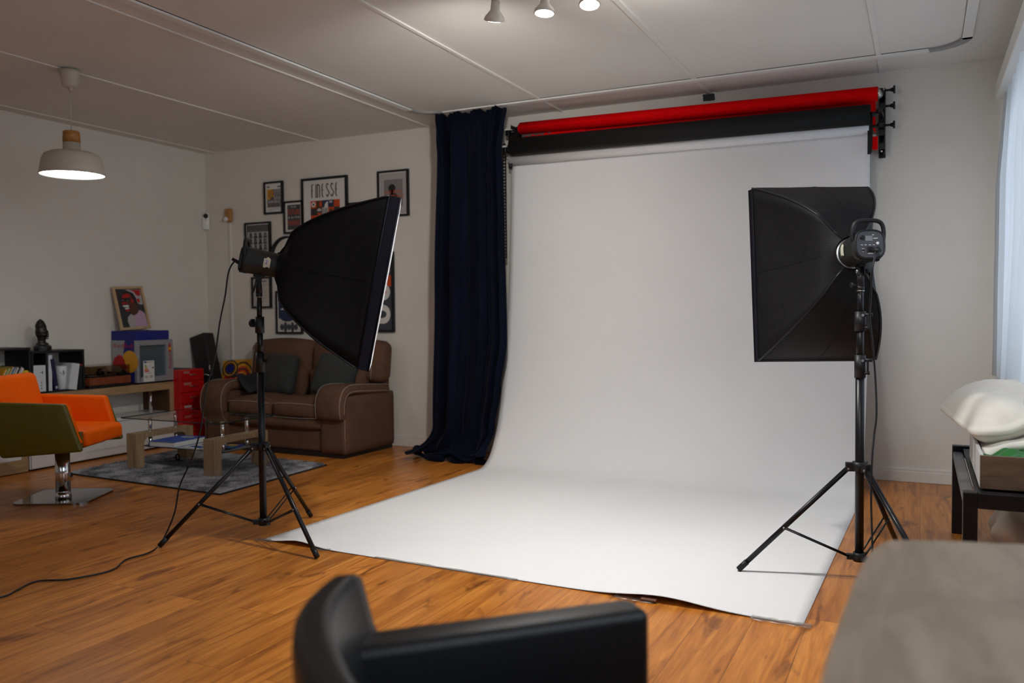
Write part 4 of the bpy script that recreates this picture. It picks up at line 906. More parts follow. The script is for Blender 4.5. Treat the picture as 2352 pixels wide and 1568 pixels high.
# ================================================================== SOFA
SW, SD = 1.58, .715
t = thing('sofa', 'brown suede two seat sofa with rolled arms and pale stitching against the back wall', 'sofa', (-4.192-SW, 5.56+.055, 0), math.radians(-2))
S = t
m = MB(BLKBOX).box(.03, SW-.03, .03, SD-.02, 0, .04); part(m, 'plinth', t)
m = MB(SOFA); m.rbox((SW/2, SD/2+.02, .13), (SW-.04, SD-.05, .19), .02, seg=8); part(m, 'base', t)
m = MB(SOFA); m.rbox((SW/2, .055, .265), (SW-.50, .10, .10), .045, (0, .01, .008), seg=8); part(m, 'front_rail', t)
def sweep(mb, path, wx, th, x0, r=.03, n=18):
    """rounded-rectangle section (wx along X, th across the path) swept along a path of (y,z)"""
    N = len(path); vs = []
    for i, (y, z) in enumerate(path):
        ty = path[min(i+1, N-1)][0]-path[max(i-1, 0)][0]; tz = path[min(i+1, N-1)][1]-path[max(i-1, 0)][1]; L = math.hypot(ty, tz); ny, nz = -tz/L, ty/L
        e = .45+.55*min(1, i/2, (N-1-i)/2) if 0 < i < N-1 else .35
        for k in range(n):
            a = 2*PI*(k+.5)/n; c, s_ = math.cos(a), math.sin(a); q = (abs(c)**4+abs(s_)**4)**(-.25)
            vs.append((x0+wx/2+wx/2*q*c*min(1, .8+.2*e), y+ny*th/2*q*s_*e, z+nz*th/2*q*s_*e))
    mb.add(vs, [(i*n+k, i*n+(k+1) % n, (i+1)*n+(k+1) % n, (i+1)*n+k) for i in range(N-1) for k in range(n)], True)
    mb.add(vs[:n], [list(range(n))]); mb.add(vs[-n:], [list(range(n))])
def cat(pr, n): return smooth_prof(pr, n)
APATH = cat([(.64, .515), (.55, .53), (.40, .54), (.25, .55), (.12, .555), (.04, .535), (.005, .48), (-.005, .42), (0, .36), (.02, .32)], 3)
for s, xa in ((0, .0), (1, SW-.27)):
    m = MB(SOFA); m.rbox((xa+.135, SD/2, .27), (.262, SD-.02, .48), .025, seg=8); arm = part(m, 'arm', t)
    m = MB(SOFA); sweep(m, APATH, .285, .092, xa-.0075); pad = part(m, 'arm_pad', arm)
    m = MB(THREAD)
    xo = xa+.27 if s else xa
    so = .0155 if s else -.0155
    for xx in ((xa+.262, xa+.012)):
        P = []
        for i, (y, z) in enumerate(APATH[1:-2]):
            j = i+1; ty = APATH[j+1][0]-APATH[j-1][0]; tz = APATH[j+1][1]-APATH[j-1][1]; L = math.hypot(ty, tz); P.append((xx, y+tz/L*.044*.97, z-ty/L*.044*.97))
        m.tube(P, .0016, 5)
    xs = xa+.272 if s else xa-.002
    P = [(xs+(.006 if s else -.006), y, z-.012) for y, z in APATH[1:-4]]; m.tube(P, .0015, 5)
    m.tube([(xa+(.266 if s else .004), .012, .06), (xa+(.266 if s else .004), .012, .45)], .0016, 5)
    part(m, 'stitching', arm)
# seat cushions
cwid = (SW-.54)/2
for k in range(2):
    xc = .27+cwid*(k+.5)
    m = MB(SOFA); m.rbox((xc, .285, .375), (cwid-.008, .57, .15), .05, (.0, .03, .035), seg=12); cu = part(m, 'seat_cushion', t)
    m = MB(THREAD); hw = cwid/2-.012
    for z, yy in ((.428, -.004), (.322, -.004)): m.tube([(xc-hw+2*hw*i/10, yy-.017*(1-(2*i/10-1)**2), z+.012*(1-(2*i/10-1)**2)*(1 if z > .4 else -.4)) for i in range(11)], .0015, 5)
    part(m, 'stitching', cu)
# backrest: lower pads and tall head pads
m = MB(SOFA); m.rbox((SW/2, SD-.07, .52), (SW-.10, .12, .66), .03, seg=8); part(m, 'back_frame', t)
bw = (SW-.10)/2
for k in range(2):
    xc = .05+bw*(k+.5)+(.03 if k else -.0)
    def lean(p): p.y += .10*(p.z/.3)*.5; return p
    m = MB(SOFA); m.rbox((xc+(.06 if k == 0 else -.06), .505, .56), (bw-.13, .15, .28), .06, (0, .02, .01), seg=10); part(m, 'back_cushion', t)
    def wing(p, k=k):
        p.y += .12*(p.z+.1); p.z += .012*math.cos(p.x*6); return p
    m = MB(SOFA); m.rbox((xc, .585, .765), (bw+(.056 if k else -.004), .19, .36), .075, (0, .03, .006), seg=12, fn=wing); hp = part(m, 'head_pad', t)
    m = MB(THREAD)
    for sx in (-1, 1):
        if k == 0 and sx == 1: continue
        xx = xc+sx*(bw/2-.065) if sx*(2*k-1) > 0 else xc-(bw/2-.17)
        m.tube([(xx-.02*sx*((i/10)**3), .585-.1045+.12*(.1-.15+.30*i/10)-.006, .615+.295*i/10) for i in range(11)], .0015, 5)
    part(m, 'stitching', hp)
MS = Matrix.LocRotScale(S.location, S.rotation_euler, None)
def on_sofa(x, y, z): return MS @ Vector((x, y, z))
def cushion(x, y, z, ez, ex, ey, sz, label):
    M = Matrix.LocRotScale(on_sofa(x, y, z), Euler((ex, ey, ez)), None)
    m = MB(CHAR); m.rbox((0, 0, 0), (sz, .10, sz), .045, (0, .035, 0), seg=12, M=M)
    return single(m, 'cushion', label, 'cushion', on_sofa(x, y, z), 'charcoal cushions on the brown sofa')
cushion(.56, .375, .645, math.radians(-3), math.radians(-14), math.radians(2), .36, 'square charcoal cushion upright on the left seat of the brown sofa')
cushion(1.20, .36, .64, math.radians(18), math.radians(-16), math.radians(14), .36, 'charcoal cushion tilted against the right arm of the brown sofa')
m = MB(BLKCLOTH)
def throw(u, v):
    x = .215+.22*u; y = .13+.46*v; prof_ = .615-.16*max(0, u-.25)**1.0*1.2
    return on_sofa(x, y, max(.475, prof_)+.012*math.sin(u*7+v*5)+.010*math.sin(v*13))
m.slab(throw, 16, 22, (0, 0, .018)); single(m, 'throw_blanket', 'black throw blanket folded over the inside of the left sofa arm', 'blanket', on_sofa(.3, .3, .5))

# canvas behind the sofa
t = thing('painted_canvas', 'colourful painted canvas of red and yellow swirls leaning on the wall behind the sofa', 'painting', (-5.98, 6.28, 0))
Mv = Matrix.LocRotScale(Vector((-6.215, 6.20, .31)), Euler((math.radians(-14), math.radians(-4), 0)), None)
m = MB(cCREAM).box(0, .46, 0, .02, 0, .44, M=Mv); part(m, 'canvas', t, True)
m = MB(cYEL); a = Art(m, Mv @ Vector((0, 0, 0)), Mv.to_3x3() @ Vector((1, 0, 0)), Mv.to_3x3() @ Vector((0, 0, 1)), .0006)
a.rect(.035, .02, .45, .43, cYEL, 1)
for i, (mm, r) in enumerate(((cBROWN, .21), (cYEL, .19), (cORANGE, .165), (cDARK, .145), (cORANGE, .13), (cYEL, .108), (cRED, .095), (cCREAM, .07), (cRED, .055))): a.ell(.30, .20, r*.75, r, mm, 2+i)
for i, (mm, r) in enumerate(((cDARK, .10), (cYEL, .085), (cBROWN, .07), (cBLUE, .048))): a.ell(.145, .345, r, r*.85, mm, 12+i)
a.ell(.13, .19, .07, .10, cRED, 12); a.ell(.12, .12, .05, .09, cORANGE, 13)
for i in range(7): a.poly([(.04+.015*i, .05+.04*i), (.10+.015*i, .09+.035*i), (.09+.015*i, .075+.035*i)], cDARK, 14)
for i in range(5): a.rect(.27+.02*i, .14+.01*(i % 2), .28+.02*i, .21-.01*(i % 3), cYEL, 14)
part(m, 'painting', t, True)
m = MB(BLKBOX).box(-6.2, -5.75, 6.19, 6.31, 0, .31); single(m, 'storage_box', 'black storage box on the floor behind the sofa, under the painted canvas', 'box', (-5.97, 6.25, 0))
# leaning black case
t = thing('equipment_case', 'tall black hard case leaning in the corner beside the red drawers', 'case', (-6.05, 6.12, 0))
Mk = Matrix.LocRotScale(Vector((-6.075, 6.05, 0.03)), Euler((math.radians(-3), math.radians(-16.2), 0)), None)
m = MB(BLKBOX).box(-.10, .10, 0, .13, 0, 1.0, .012, M=Mk); part(m, 'shell', t, True)
m = MB(CHROME); m.tube([Mk @ Vector(p) for p in ((.06, -.004, .60), (.09, -.012, .605), (.102, -.012, .63), (.102, -.006, .67))], .006, 8); part(m, 'latch', t, True)
m = MB(CHROME); m.tube([Mk @ Vector(p) for p in ((-.09, -.03, .55), (-.03, -.05, .585), (.08, -.05, .585), (.11, -.03, .56))], .008, 8); m.use(BLACKP); m.tube([Mk @ Vector(p) for p in ((-.09, -.005, .53), (-.09, -.03, .55))], .01, 8); part(m, 'carrying_handle', t, True)

# ================================================================== RED DRAWERS
t = thing('drawer_cabinet', 'red enamelled steel drawer cabinet between the console and the sofa', 'drawer cabinet', (-6.23, 5.74, 0))
X0, X1, Y0, Y1 = -6.43, -6.03, 5.60, 5.88
m = MB(REDM).box(X0, X1-.012, Y0, Y1, .055, .685, .004); part(m, 'body', t, True)
m = MB(BLACKP).box(X0+.01, -6.12, Y0+.004, Y1-.06, .685, .690); part(m, 'top_mat', t, True)
for i in range(6):
    za = .062+i*.104; m = MB(REDM).box(X1-.012, X1, Y0+.006, Y1-.006, za, za+.098, .003); dr = part(m, 'drawer', t, True)
    m = MB(STEEL); m.cyl((X1, 5.74-.03, za+.055), (X1+.014, 5.74-.03, za+.055), .005, n=8); m.tube([(X1+.010, 5.70, za+.055), (X1+.010, 5.78, za+.055)], .004, 8); part(m, 'pull', dr, True)
    if i in (5, 4, 2):
        m = MB(cLGREY if i == 2 else mat('label_pink', (.45, .18, .15), .6)); m.box(X1, X1+.0012, 5.635, 5.70 if i == 5 else 5.72, za+.068, za+.088)
        part(m, 'label', dr, True)
for k, (x, y) in enumerate(((X0+.04, Y0+.04), (X0+.04, Y1-.04), (X1-.05, Y0+.04), (X1-.05, Y1-.04))):
    m = MB(BLACKP); m.cyl((x-.01, y, .0255), (x+.01, y, .0255), .025, n=14); m.cyl((x, y, .03), (x, y, .056), .008, n=8); part(m, 'caster', t, True)

# ================================================================== CONSOLE WALL
XF = -6.12
t = thing('bridge_shelf', 'long light oak bridge shelf over the low white cabinet along the left wall', 'shelf unit', (-6.28, 4.4, 0))
m = MB(OAK).box(XL+.003, XF, 3.0, 5.655, .515, .582, .003); part(m, 'top_board', t, True)
m = MB(OAK).box(XL+.003, XF, 5.555, 5.655, .318, .515, .003); part(m, 'end_panel', t, True)
m = MB(cBROWN).box(XL+.003, XF-.004, 5.537, 5.555, .318, .515); part(m, 'inner_panel', t, True)
m = MB(CHROME).cyl((XF-.05, 5.385, .318), (XF-.05, 5.385, .515), .014, n=16); part(m, 'post', t, True)
t = thing('low_cabinet', 'low white lacquered cabinet under the oak bridge shelf', 'cabinet', (-6.28, 4.95, 0))
m = MB(WHITEL).box(XL+.016, XF+.005, 4.20, 5.70, .012, .292, .003); part(m, 'body', t, True)
m = MB(WHITEL).box(XL+.003, XF+.022, 4.20, 5.715, .292, .318, .003); part(m, 'top_board', t, True)
m = MB(WHITEL).box(XF+.005, XF+.020, 4.206, 5.694, .018, .287, .002); part(m, 'flap_door', t, True)
m = MB(BLKBOX).box(XL+.03, XF-.02, 4.22, 5.68, 0, .012); part(m, 'plinth', t, True)
t = thing('media_bench', 'low oak media bench with a white front, left of the white cabinet', 'media bench', (-6.28, 3.6, 0))
m = MB(OAK).box(XL+.016, XF+.01, 2.9, 4.185, .005, .10, .003); part(m, 'base', t, True)
m = MB(WHITEL).box(XL+.016, XF, 2.9, 4.14, .10, .27, .003); part(m, 'body', t, True)
m = MB(WHITEL).box(XL+.003, XF+.012, 2.9, 4.185, .27, .30, .003); part(m, 'top_board', t, True)
m = MB(OAK).box(XL+.016, XF+.004, 4.14, 4.185, .10, .27); part(m, 'end_panel', t, True)
ZT = .582
def cube(name, label, y0, y1, z1, dividers):
    x0, x1 = XL+.004, -6.15; th = .016
    t = thing(name, label, 'shelf box', ((x0+x1)/2, (y0+y1)/2, ZT), 0, 'black open shelf boxes on the oak shelf')
    for nm, b in (('top_panel', (x0, x1, y0, y1, z1-th, z1)), ('bottom_panel', (x0, x1, y0, y1, ZT, ZT+th)), ('side_panel', (x0, x1, y0, y0+th, ZT+th, z1-th)), ('side_panel', (x0, x1, y1-th, y1, ZT+th, z1-th))):
        part(MB(BLKBOX).box(*b, .001), nm, t, True)
    for y in dividers: part(MB(BLKBOX).box(x0, x1-.002, y-.008, y+.008, ZT+th, z1-th), 'divider', t, True)
    return t
cube('shelf_box', 'taller black open shelf box holding the leaning magazines, at the left edge', 3.62, 4.256, .945, (3.93,))
cube('shelf_box', 'lower black open shelf box with white binders, next to the record player', 4.262, 4.718, .912, (4.388,))
BK = 'books and files in the black shelf boxes'
def book(label, y, dy, x0, x1, z1, tilt, cov, name='book', pages=None, extra=None, zb=ZT+.0165):
    """upright book: spine towards +x; y is its near bottom corner, tilt leans the top to +y"""
    t = thing(name, label, name.replace('_', ' '), ((x0+x1)/2, y+dy/2, zb), 0, BK)
    M = Matrix.LocRotScale(Vector((0, y if tilt >= 0 else y+dy, zb)), Euler((-tilt, 0, 0)), None); o = 0 if tilt >= 0 else -dy; h = z1-zb
    m = MB(cov); c = .003
    m.box(x1-c, x1, o, o+dy, 0, h, M=M); m.box(x0, x1-c, o, o+c, 0, h, M=M); m.box(x0, x1-c, o+dy-c, o+dy, 0, h, M=M); part(m, 'cover', t, True)
    m = MB(pages or cCREAM).box(x0+.004, x1-c, o+c, o+dy-c, .003, h-.004, M=M); part(m, 'pages', t, True)
    if extra: extra(t, M, o, dy, h, x1)
    return t
WPL = mat('white_plastic_file', (.62, .65, .68), .5, var=.03)
def binder_art(t, M, o, dy, h, x1):
    m = MB(cLGREY); a = Art(m, M @ Vector((x1, o, 0)), M.to_3x3() @ Vector((0, 1, 0)), M.to_3x3() @ Vector((0, 0, 1)), .0008)
    a.rect(dy*.45, h*.72, dy*.70, h*.735, cGREY); a.ell(dy*.72, h*.73, .007, .012, cGREY)
    for i in range(7): a.rect(dy*.58, h*(.05+.055*i), dy*.68, h*(.09+.055*i), cDARK if i % 2 else cCREAM)
    part(m, 'spine_print', t, True)
book('thick white binder with small dark spine marks, left in the lower black shelf box', 4.272, .098, -6.40, -6.145, .802, 0, WPL, 'binder', extra=binder_art)
book('thin white upright book with dark lettering dots, right of the black divider', 4.398, .028, -6.38, -6.150, .878, .02, WPL, extra=None)
def blue_art(t, M, o, dy, h, x1):
    m = MB(cLGREY); a = Art(m, M @ Vector((x1, o, 0)), M.to_3x3() @ Vector((0, 1, 0)), M.to_3x3() @ Vector((0, 0, 1)), .0008); a.rect(dy*.25, h*.06, dy*.85, h*.14, cLGREY); part(m, 'spine_print', t, True)
book('dark blue book leaning left against the thin white book', 4.447, .032, -6.38, -6.146, .850, -.13, C('deep_blue', (.006, .008, .05)), extra=blue_art)
t = thing('mug', 'white tapered paper cup box with a black leaf sprig, in the lower shelf box', 'cup', (-6.20, 4.53, ZT+.0165), 0, BK)
Mp = Matrix.LocRotScale(Vector((-6.20, 4.535, ZT+.0165)), None, None)
m = MB(WPL); m.lathe([(0, 0), (.030, 0), (.034, .004), (.043, .185), (.040, .187), (.033, .02), (0, .018)], (-6.185, 4.535, ZT+.0165), 24); part(m, 'body', t, True)
m = MB(cBLACK)
def oncup(u, v): r = .0345+.0088*v/.185+.0006; th = -.35+u/.04; return Vector((-6.185+r*math.cos(th), 4.535+r*math.sin(th), ZT+.0165+v))
for pts in ([(-.002, .145), (.002, .16), (.006, .145), (.004, .12), (.001, .115)], [(-.022, .138), (-.018, .14), (-.004, .118), (-.006, .116)], [(.008, .135), (.014, .142), (.012, .13), (.005, .118)], [(.0, .115), (.002, .115), (.004, .10), (.002, .10)]):
    m.add([oncup(*p) for p in pts], [list(range(len(pts)))])
part(m, 'leaf_print', t, True)
book('wide white binder leaning to the right in the lower shelf box', 4.568, .070, -6.38, -6.147, .81, .16, WPL, 'binder')
book('black book with a red tipped spine at the right end of the lower shelf box', 4.655, .034, -6.36, -6.150, .79, .05, BLKBOX, extra=lambda t, M, o, dy, h, x1: part(MB(cRED).box(x1-.01, x1+.001, o, o+dy, h-.006, h+.001, M=M), 'spine_tip', t, True))
# magazines leaning in the taller box
mags = (('yellow', cYEL), ('lime yellow', cLIME), ('mustard', C('mustard', (.42, .27, .05))), ('steel blue', cBLUEG), ('pale grey', cLGREY), ('black and white', cDARK), ('white', cWHITE))
for i, (nm, mm) in enumerate(mags):
    y = 3.945+.022*i
    M = Matrix.LocRotScale(Vector((0, y, ZT+.0165)), Euler((math.radians(-30), 0, 0)), None)
    t = thing('magazine', ['first', 'second', 'third', 'fourth', 'fifth', 'sixth', 'last'][i]+' from the left of the leaning magazines, '+nm+' cover', 'magazine', (-6.26, y, ZT+.0165), 0, 'magazines leaning in the taller black shelf box')
    part(MB(mm).box(-6.38, -6.152, 0, .008, 0, .225+.008*(i % 3), M=M), 'cover', t, True)
    part(MB(cCREAM).box(-6.378, -6.1515, .008, .014, 0, .222+.008*(i % 3), M=M), 'pages', t, True)
single(MB(mat('yellow_duster', (.62, .44, .0), .7)).rbox((-6.17, 4.215, ZT+.165), (.05, .055, .05), .018, seg=6, M=Matrix.Translation((0, 0, 0))), 'yellow_toy', 'small bright yellow lump beside the leaning magazines', 'ornament', (-6.17, 4.215, ZT+.14))
single(MB(BLKBOX).box(-6.20, -6.155, 4.185, 4.238, ZT+.0165, ZT+.140), 'small_box', 'small black box under the yellow lump in the taller shelf box', 'box', (-6.17, 4.21, ZT+.0165))
# carved bust
t = thing('carved_bust', 'dark carved wooden head statue on top of the lower black shelf box', 'statue', (-6.25, 4.415, .912))
BUST = mat('dark_carved_wood', (.012, .010, .009), .32, var=.3, bmp=.4, bscale=60)
def bust(u, v):
    prof_ = [(0, .058), (.03, .060), (.05, .042), (.075, .030), (.10, .034), (.125, .044), (.150, .046), (.175, .040), (.195, .042), (.21, .036), (.23, .026), (.245, .010), (.250, .0)]
    z = v*.25; r = 0
    for (a, ra), (b, rb) in zip(prof_, prof_[1:]):
        if a <= z <= b: f = (z-a)/(b-a); f = f*f*(3-2*f); r = ra+(rb-ra)*f
    th = 2*PI*u; f = max(0, math.cos(th-.6))
    if .09 < z < .19: r *= 1+.16*f**3*math.sin((z-.09)/.10*PI)*(1+.35*math.sin(z*220))
    if z < .06: r *= 1+.25*max(0, math.cos(th-1.2))
    if z > .19: r *= 1-.12*math.cos(6*th)*.4
    sh = .012*math.sin(z*18)
    return (-6.25+r*math.cos(th)*.9, 4.415+r*math.sin(th)+sh*.3, .9125+z)
m = MB(BUST).grid(bust, 40, 60, True, closeu=True); bo = part(m, 'carved_head', t, True)
m = MB(BUST); m.lathe([(0, 0), (.052, 0), (.056, .006), (.05, .014), (0, .014)], (-6.25, 4.42, .9125), 24); part(m, 'base', t, True)
m = MB(BUST).rbox((-6.211, 4.441, 1.036), (.020, .018, .040), .008, seg=5); part(m, 'nose', t, True)
for ex, ey in ((-6.209, 4.420), (-6.229, 4.450)):
    m = MB(BUST).rbox((ex, ey, 1.056), (.014, .016, .010), .0045, seg=4); part(m, 'eye', t, True)
m = MB(BUST).rbox((-6.217, 4.440, 1.008), (.018, .022, .010), .0045, seg=4); part(m, 'mouth', t, True)
# record player
t = thing('record_player', 'wooden record player with a smoked lid on the oak shelf', 'record player', (-6.27, 4.93, ZT))
TEAK = wood_mat('red_teak', (.15, .030, .010), (.26, .065, .02), (3, 12, 12))
y0, y1, x0, x1 = 4.735, 5.135, -6.42, -6.115
m = MB(BLKBOX).box(x0, x1-.006, y0+.004, y1-.004, ZT+.004, ZT+.028, .002); m.use(BLACKP)
part(m, 'base', t, True)
m = MB(TEAK).box(x0, x1, y0, y1, ZT+.028, ZT+.090, .003); part(m, 'plinth', t, True)
for x in (x0+.04, x1-.05):
    for y in (y0+.05, y1-.05): part(MB(BLACKP).cyl((x, y, ZT), (x, y, ZT+.005), .018, n=14), 'foot', t, True)
m = MB(BLACKP); m.cyl((-6.265, 4.87, ZT+.09), (-6.265, 4.87, ZT+.106), .118, n=48); m.use(STEEL); m.tube([(-6.265+.119*math.cos(a*PI/24), 4.87+.119*math.sin(a*PI/24), ZT+.101) for a in range(48)], .003, 6, True); part(m, 'platter', t, True)
m = MB(BLACKP); m.box(-6.40, -6.13, 4.755, 5.115, ZT+.09, ZT+.094); part(m, 'deck_plate', t, True)
m = MB(STEEL); m.cyl((-6.37, 5.055, ZT+.09), (-6.37, 5.055, ZT+.125), .022, n=16); m.tube([(-6.40, 5.06, ZT+.13), (-6.37, 5.055, ZT+.13), (-6.25, 5.03, ZT+.128), (-6.18, 4.985, ZT+.124)], .006, 8); m.use(BLACKP); m.cyl((-6.42, 5.065, ZT+.13), (-6.385, 5.058, ZT+.13), .015, n=12); m.box(-6.19, -6.16, 4.96, 4.985, ZT+.112, ZT+.13); part(m, 'tonearm', t, True)
m = MB(BLACKP); m.box(-6.17, -6.15, 5.04, 5.10, ZT+.09, ZT+.12, .003); m.cyl((-6.20, 4.90, ZT+.106), (-6.20, 4.90, ZT+.135), .03, n=14); part(m, 'record_clamp', t, True)
m = MB(SMOKE); za, zb = ZT+.092, ZT+.182
for b in ((x0+.004, x1-.004, y0+.004, y0+.007, za, zb), (x0+.004, x1-.004, y1-.007, y1-.004, za, zb), (x1-.007, x1-.004, y0+.007, y1-.007, za, zb), (x0+.004, x0+.007, y0+.007, y1-.007, za, zb), (x0+.004, x1-.004, y0+.004, y1-.004, zb, zb+.003)): m.box(*b)
part(m, 'smoked_lid', t, True)
# mini fridge
FY0, FY1, FX0, FX1 = 5.205, 5.60, -6.425, -6.118; FZ0, FZ1 = ZT, .965
t = thing('mini_fridge', 'small silver and blue drinks fridge with a glass door and energy label', 'fridge', (-6.27, 5.40, ZT))
m = MB(cSILVER).box(FX0, FX1-.03, FY0, FY1, FZ0+.015, FZ1, .004); part(m, 'cabinet', t, True)
for x in (FX0+.04, FX1-.06):
    for y in (FY0+.04, FY1-.04): part(MB(BLACKP).cyl((x, y, FZ0), (x, y, FZ0+.016), .015, n=12), 'foot', t, True)
part(MB(BLACKP).box(FX0+.01, FX1-.004, FY0+.006, FY1-.006, FZ0+.006, FZ0+.016), 'plinth', t, True)
# side artwork (the side towards the sofa-less end, facing -y): u runs from the back to the front
m = MB(cBLUE); D_ = FX1-.03-FX0; H_ = FZ1-FZ0-.015
a = Art(m, (FX0, FY0, FZ0+.015), (1, 0, 0), (0, 0, 1), .0006)
a.rect(0, 0, D_, H_, cBLUE, 1); a.poly([(0, H_), (D_*.58, H_), (D_*.50, H_*.62), (D_*.46, H_*.30), (0, H_*.0)], cSILVER, 2)
a.text('Red', D_*.08, H_*.825, D_*.52, H_*.925, cRED, 3); a.text('Bull', D_*.55, H_*.825, D_*.95, H_*.925, cRED, 3)
a.ell(D_*.80, H_*.50, D_*.36, H_*.265, cYEL, 3)
pts = [(.02, .46), (.10, .58), (.30, .665), (.46, .63), (.56, .53), (.62, .40), (.70, .35), (.62, .315), (.52, .33), (.44, .30), (.40, .36), (.22, .40), (.06, .40)]
a.poly([(D_*u, H_*v) for u, v in pts], cRED, 4)
part(m, 'side_artwork', t, True)
m = MB(cSILVER); dx0, dx1 = FX1-.03, FX1; b = .038
m.box(dx0, dx1, FY0, FY1, FZ1-.045, FZ1, .002); m.box(dx0, dx1, FY0, FY1, FZ0+.016, FZ0+.062, .002); m.box(dx0, dx1, FY0, FY0+.030, FZ0+.062, FZ1-.045); m.box(dx0, dx1, FY1-.075, FY1, FZ0+.062, FZ1-.045)
door = part(m, 'door', t, True)
m = MB(FPANE).box(dx0+.008, dx0+.014, FY0+.030, FY1-.075, FZ0+.062, FZ1-.045); part(m, 'glass_pane', door, True)
m = MB(STEEL).box(dx1, dx1+.014, FY0+.012, FY0+.024, FZ0+.03, FZ1-.02, .002); part(m, 'handle', door, True)
m = MB(cRED); a = Art(m, (dx1, FY1-.072, FZ0+.016), (0, 1, 0), (0, 0, 1), .0006); a.text('RedBull', .018, .105, .052, .235, cRED, 1, True)
a.ell(.034, .285, .020, .024, cYEL, 1); a.poly([(.018, .30), (.030, .335), (.044, .335), (.040, .318), (.050, .300), (.034, .296)], cRED, 2); a.poly([(.018, .27), (.034, .274), (.050, .268), (.042, .252), (.030, .245), (.028, .258)], cRED, 2)
part(m, 'door_artwork', door, True)
m = MB(C('fridge_liner', (.075, .095, .105))).box(dx0-.045, dx0-.035, FY0+.012, FY1-.03, FZ0+.05, FZ1-.03); m.use(cLGREY).box(dx0-.036, dx0-.034, FY0+.15, FY0+.20, FZ0+.20, FZ1-.06); m.box(dx0-.036, dx0-.034, FY0+.03, FY0+.045, FZ0+.05, FZ1-.06); part(m, 'interior_back', t, True)
for zz in (.70, .79): part(MB(STEEL).box(dx0-.030, dx0-.004, FY0+.034, FY1-.078, zz, zz+.004), 'wire_shelf', t, True)
m = MB(cWHITE); ly, lz, lw, lh = 5.268, FZ0+.018, .118, .185
a = Art(m, (dx1+.0006, ly, lz), (0, 1, 0), (0, 0, 1), .0006); a.rect(0, 0, lw, lh, cWHITE, 1); a.rect(lw*.06, lh*.90, lw*.32, lh*.97, cBLUE, 2); a.rect(lw*.36, lh*.92, lw*.92, lh*.95, cGREY, 2)
for i, mm in enumerate((cGREEN, C('mid_green', (.12, .40, .03)), cLIME, cYEL, C('amber', (.65, .20, .01)), cORANGE, cRED)):
    v = lh*(.80-.052*i); w_ = lw*(.16+.055*i); a.poly([(lw*.10, v-lh*.02), (lw*.10+w_*.8, v-lh*.02), (lw*.10+w_, v), (lw*.10+w_*.8, v+lh*.02), (lw*.10, v+lh*.02)], mm, 2)
a.poly([(lw*.74, lh*.66), (lw*.82, lh*.63), (lw*.96, lh*.63), (lw*.96, lh*.69), (lw*.82, lh*.69)], cDARK, 2); a.rect(lw*.2, lh*.40, lw*.8, lh*.415, cGREY, 2); a.rect(lw*.12, lh*.18, lw*.40, lh*.30, cLGREY, 2); a.rect(lw*.55, lh*.18, lw*.85, lh*.30, cLGREY, 2)
part(m, 'energy_label', door, True)
single(MB(cBLUE).box(-6.44, -6.125, 5.212, 5.565, .9655, 1.048, .004), 'blue_box', 'flat glossy blue box on top of the small fridge', 'box', (-6.28, 5.39, .966))
# framed portrait leaning on the wall
t = thing('framed_portrait', 'pale wood framed picture of a laughing man, leaning on the wall above the fridge', 'framed picture', (-6.33, 5.37, 1.049))
# frame plane: u along +y, v up the frame, leaning back to the wall
V_ = Vector((-.085, -.018, .39)).normalized(); U_ = Vector((0, 1, .03)); U_ = (U_-V_*U_.dot(V_)).normalized(); N_ = U_.cross(V_)
O_ = Vector((-6.335, 5.222, 1.050)); FWd, FHt, ft = .320, .392, .022
def Pf(u, v, w): return O_+U_*u+V_*v+N_*w
m = MB(PALEWOOD)
for (ua, ub, va, vb) in ((0, FWd, 0, ft), (0, FWd, FHt-ft, FHt), (0, ft, ft, FHt-ft), (FWd-ft, FWd, ft, FHt-ft)): m.prism([(ua, va), (ub, va), (ub, vb), (ua, vb)], Pf, 0, .018)
part(m, 'frame', t, True)
m = MB(cDARK); a = Art(m, Pf(ft, ft, .006), U_, V_, .0006); w_, h_ = FWd-2*ft, FHt-2*ft
def q_(x, y): v = (y-112)/525; return (w_*(x-167-61*v)/(345-26*v), h_*(1-v))
Q_ = lambda pts, mm, k: a.poly([q_(x, y) for x, y in pts], mm, k)
def E_(x, y, rx, ry, mm, k): Q_([(x+rx*math.cos(i*PI/9), y+ry*math.sin(i*PI/9)) for i in range(18)], mm, k)
a.rect(0, 0, w_, h_, cDARK, 1)
Q_([(300, 115), (508, 125), (523, 330), (490, 335), (450, 310), (430, 220), (380, 160)], cLGREY, 2); Q_([(360, 122), (500, 130), (505, 200), (470, 215), (440, 190), (420, 150)], cRED, 3); Q_([(440, 255), (480, 245), (485, 300), (455, 305)], cRED, 3); E_(205, 320, 14, 40, cBROWN, 2); E_(200, 160, 16, 26, cBROWN, 2)
Q_([(345, 455), (380, 480), (430, 455), (460, 405), (500, 430), (528, 460), (548, 636), (322, 638), (300, 560), (305, 500)], cLILAC, 4)
Q_([(345, 455), (385, 482), (402, 637), (322, 638), (300, 560), (305, 500)], cLGREY, 5)
Q_([(345, 415), (405, 310), (440, 330), (460, 405), (430, 452), (382, 478), (345, 455)], cBROWN, 6)
Q_([(248, 215), (265, 178), (330, 162), (380, 190), (402, 250), (406, 310), (392, 380), (350, 420), (300, 425), (275, 395), (258, 350), (240, 322), (246, 280)], cSKIN, 7)
Q_([(295, 152), (340, 140), (400, 170), (436, 240), (442, 332), (420, 342), (410, 300), (400, 240), (370, 192), (330, 166), (270, 180)], cBLACK, 8)
Q_([(262, 195), (330, 172), (366, 195), (358, 222), (306, 232), (258, 236)], cRED, 8); Q_([(360, 262), (400, 258), (398, 302), (372, 304)], cRED, 8); Q_([(246, 292), (300, 290), (312, 312), (246, 318)], cRED, 8)
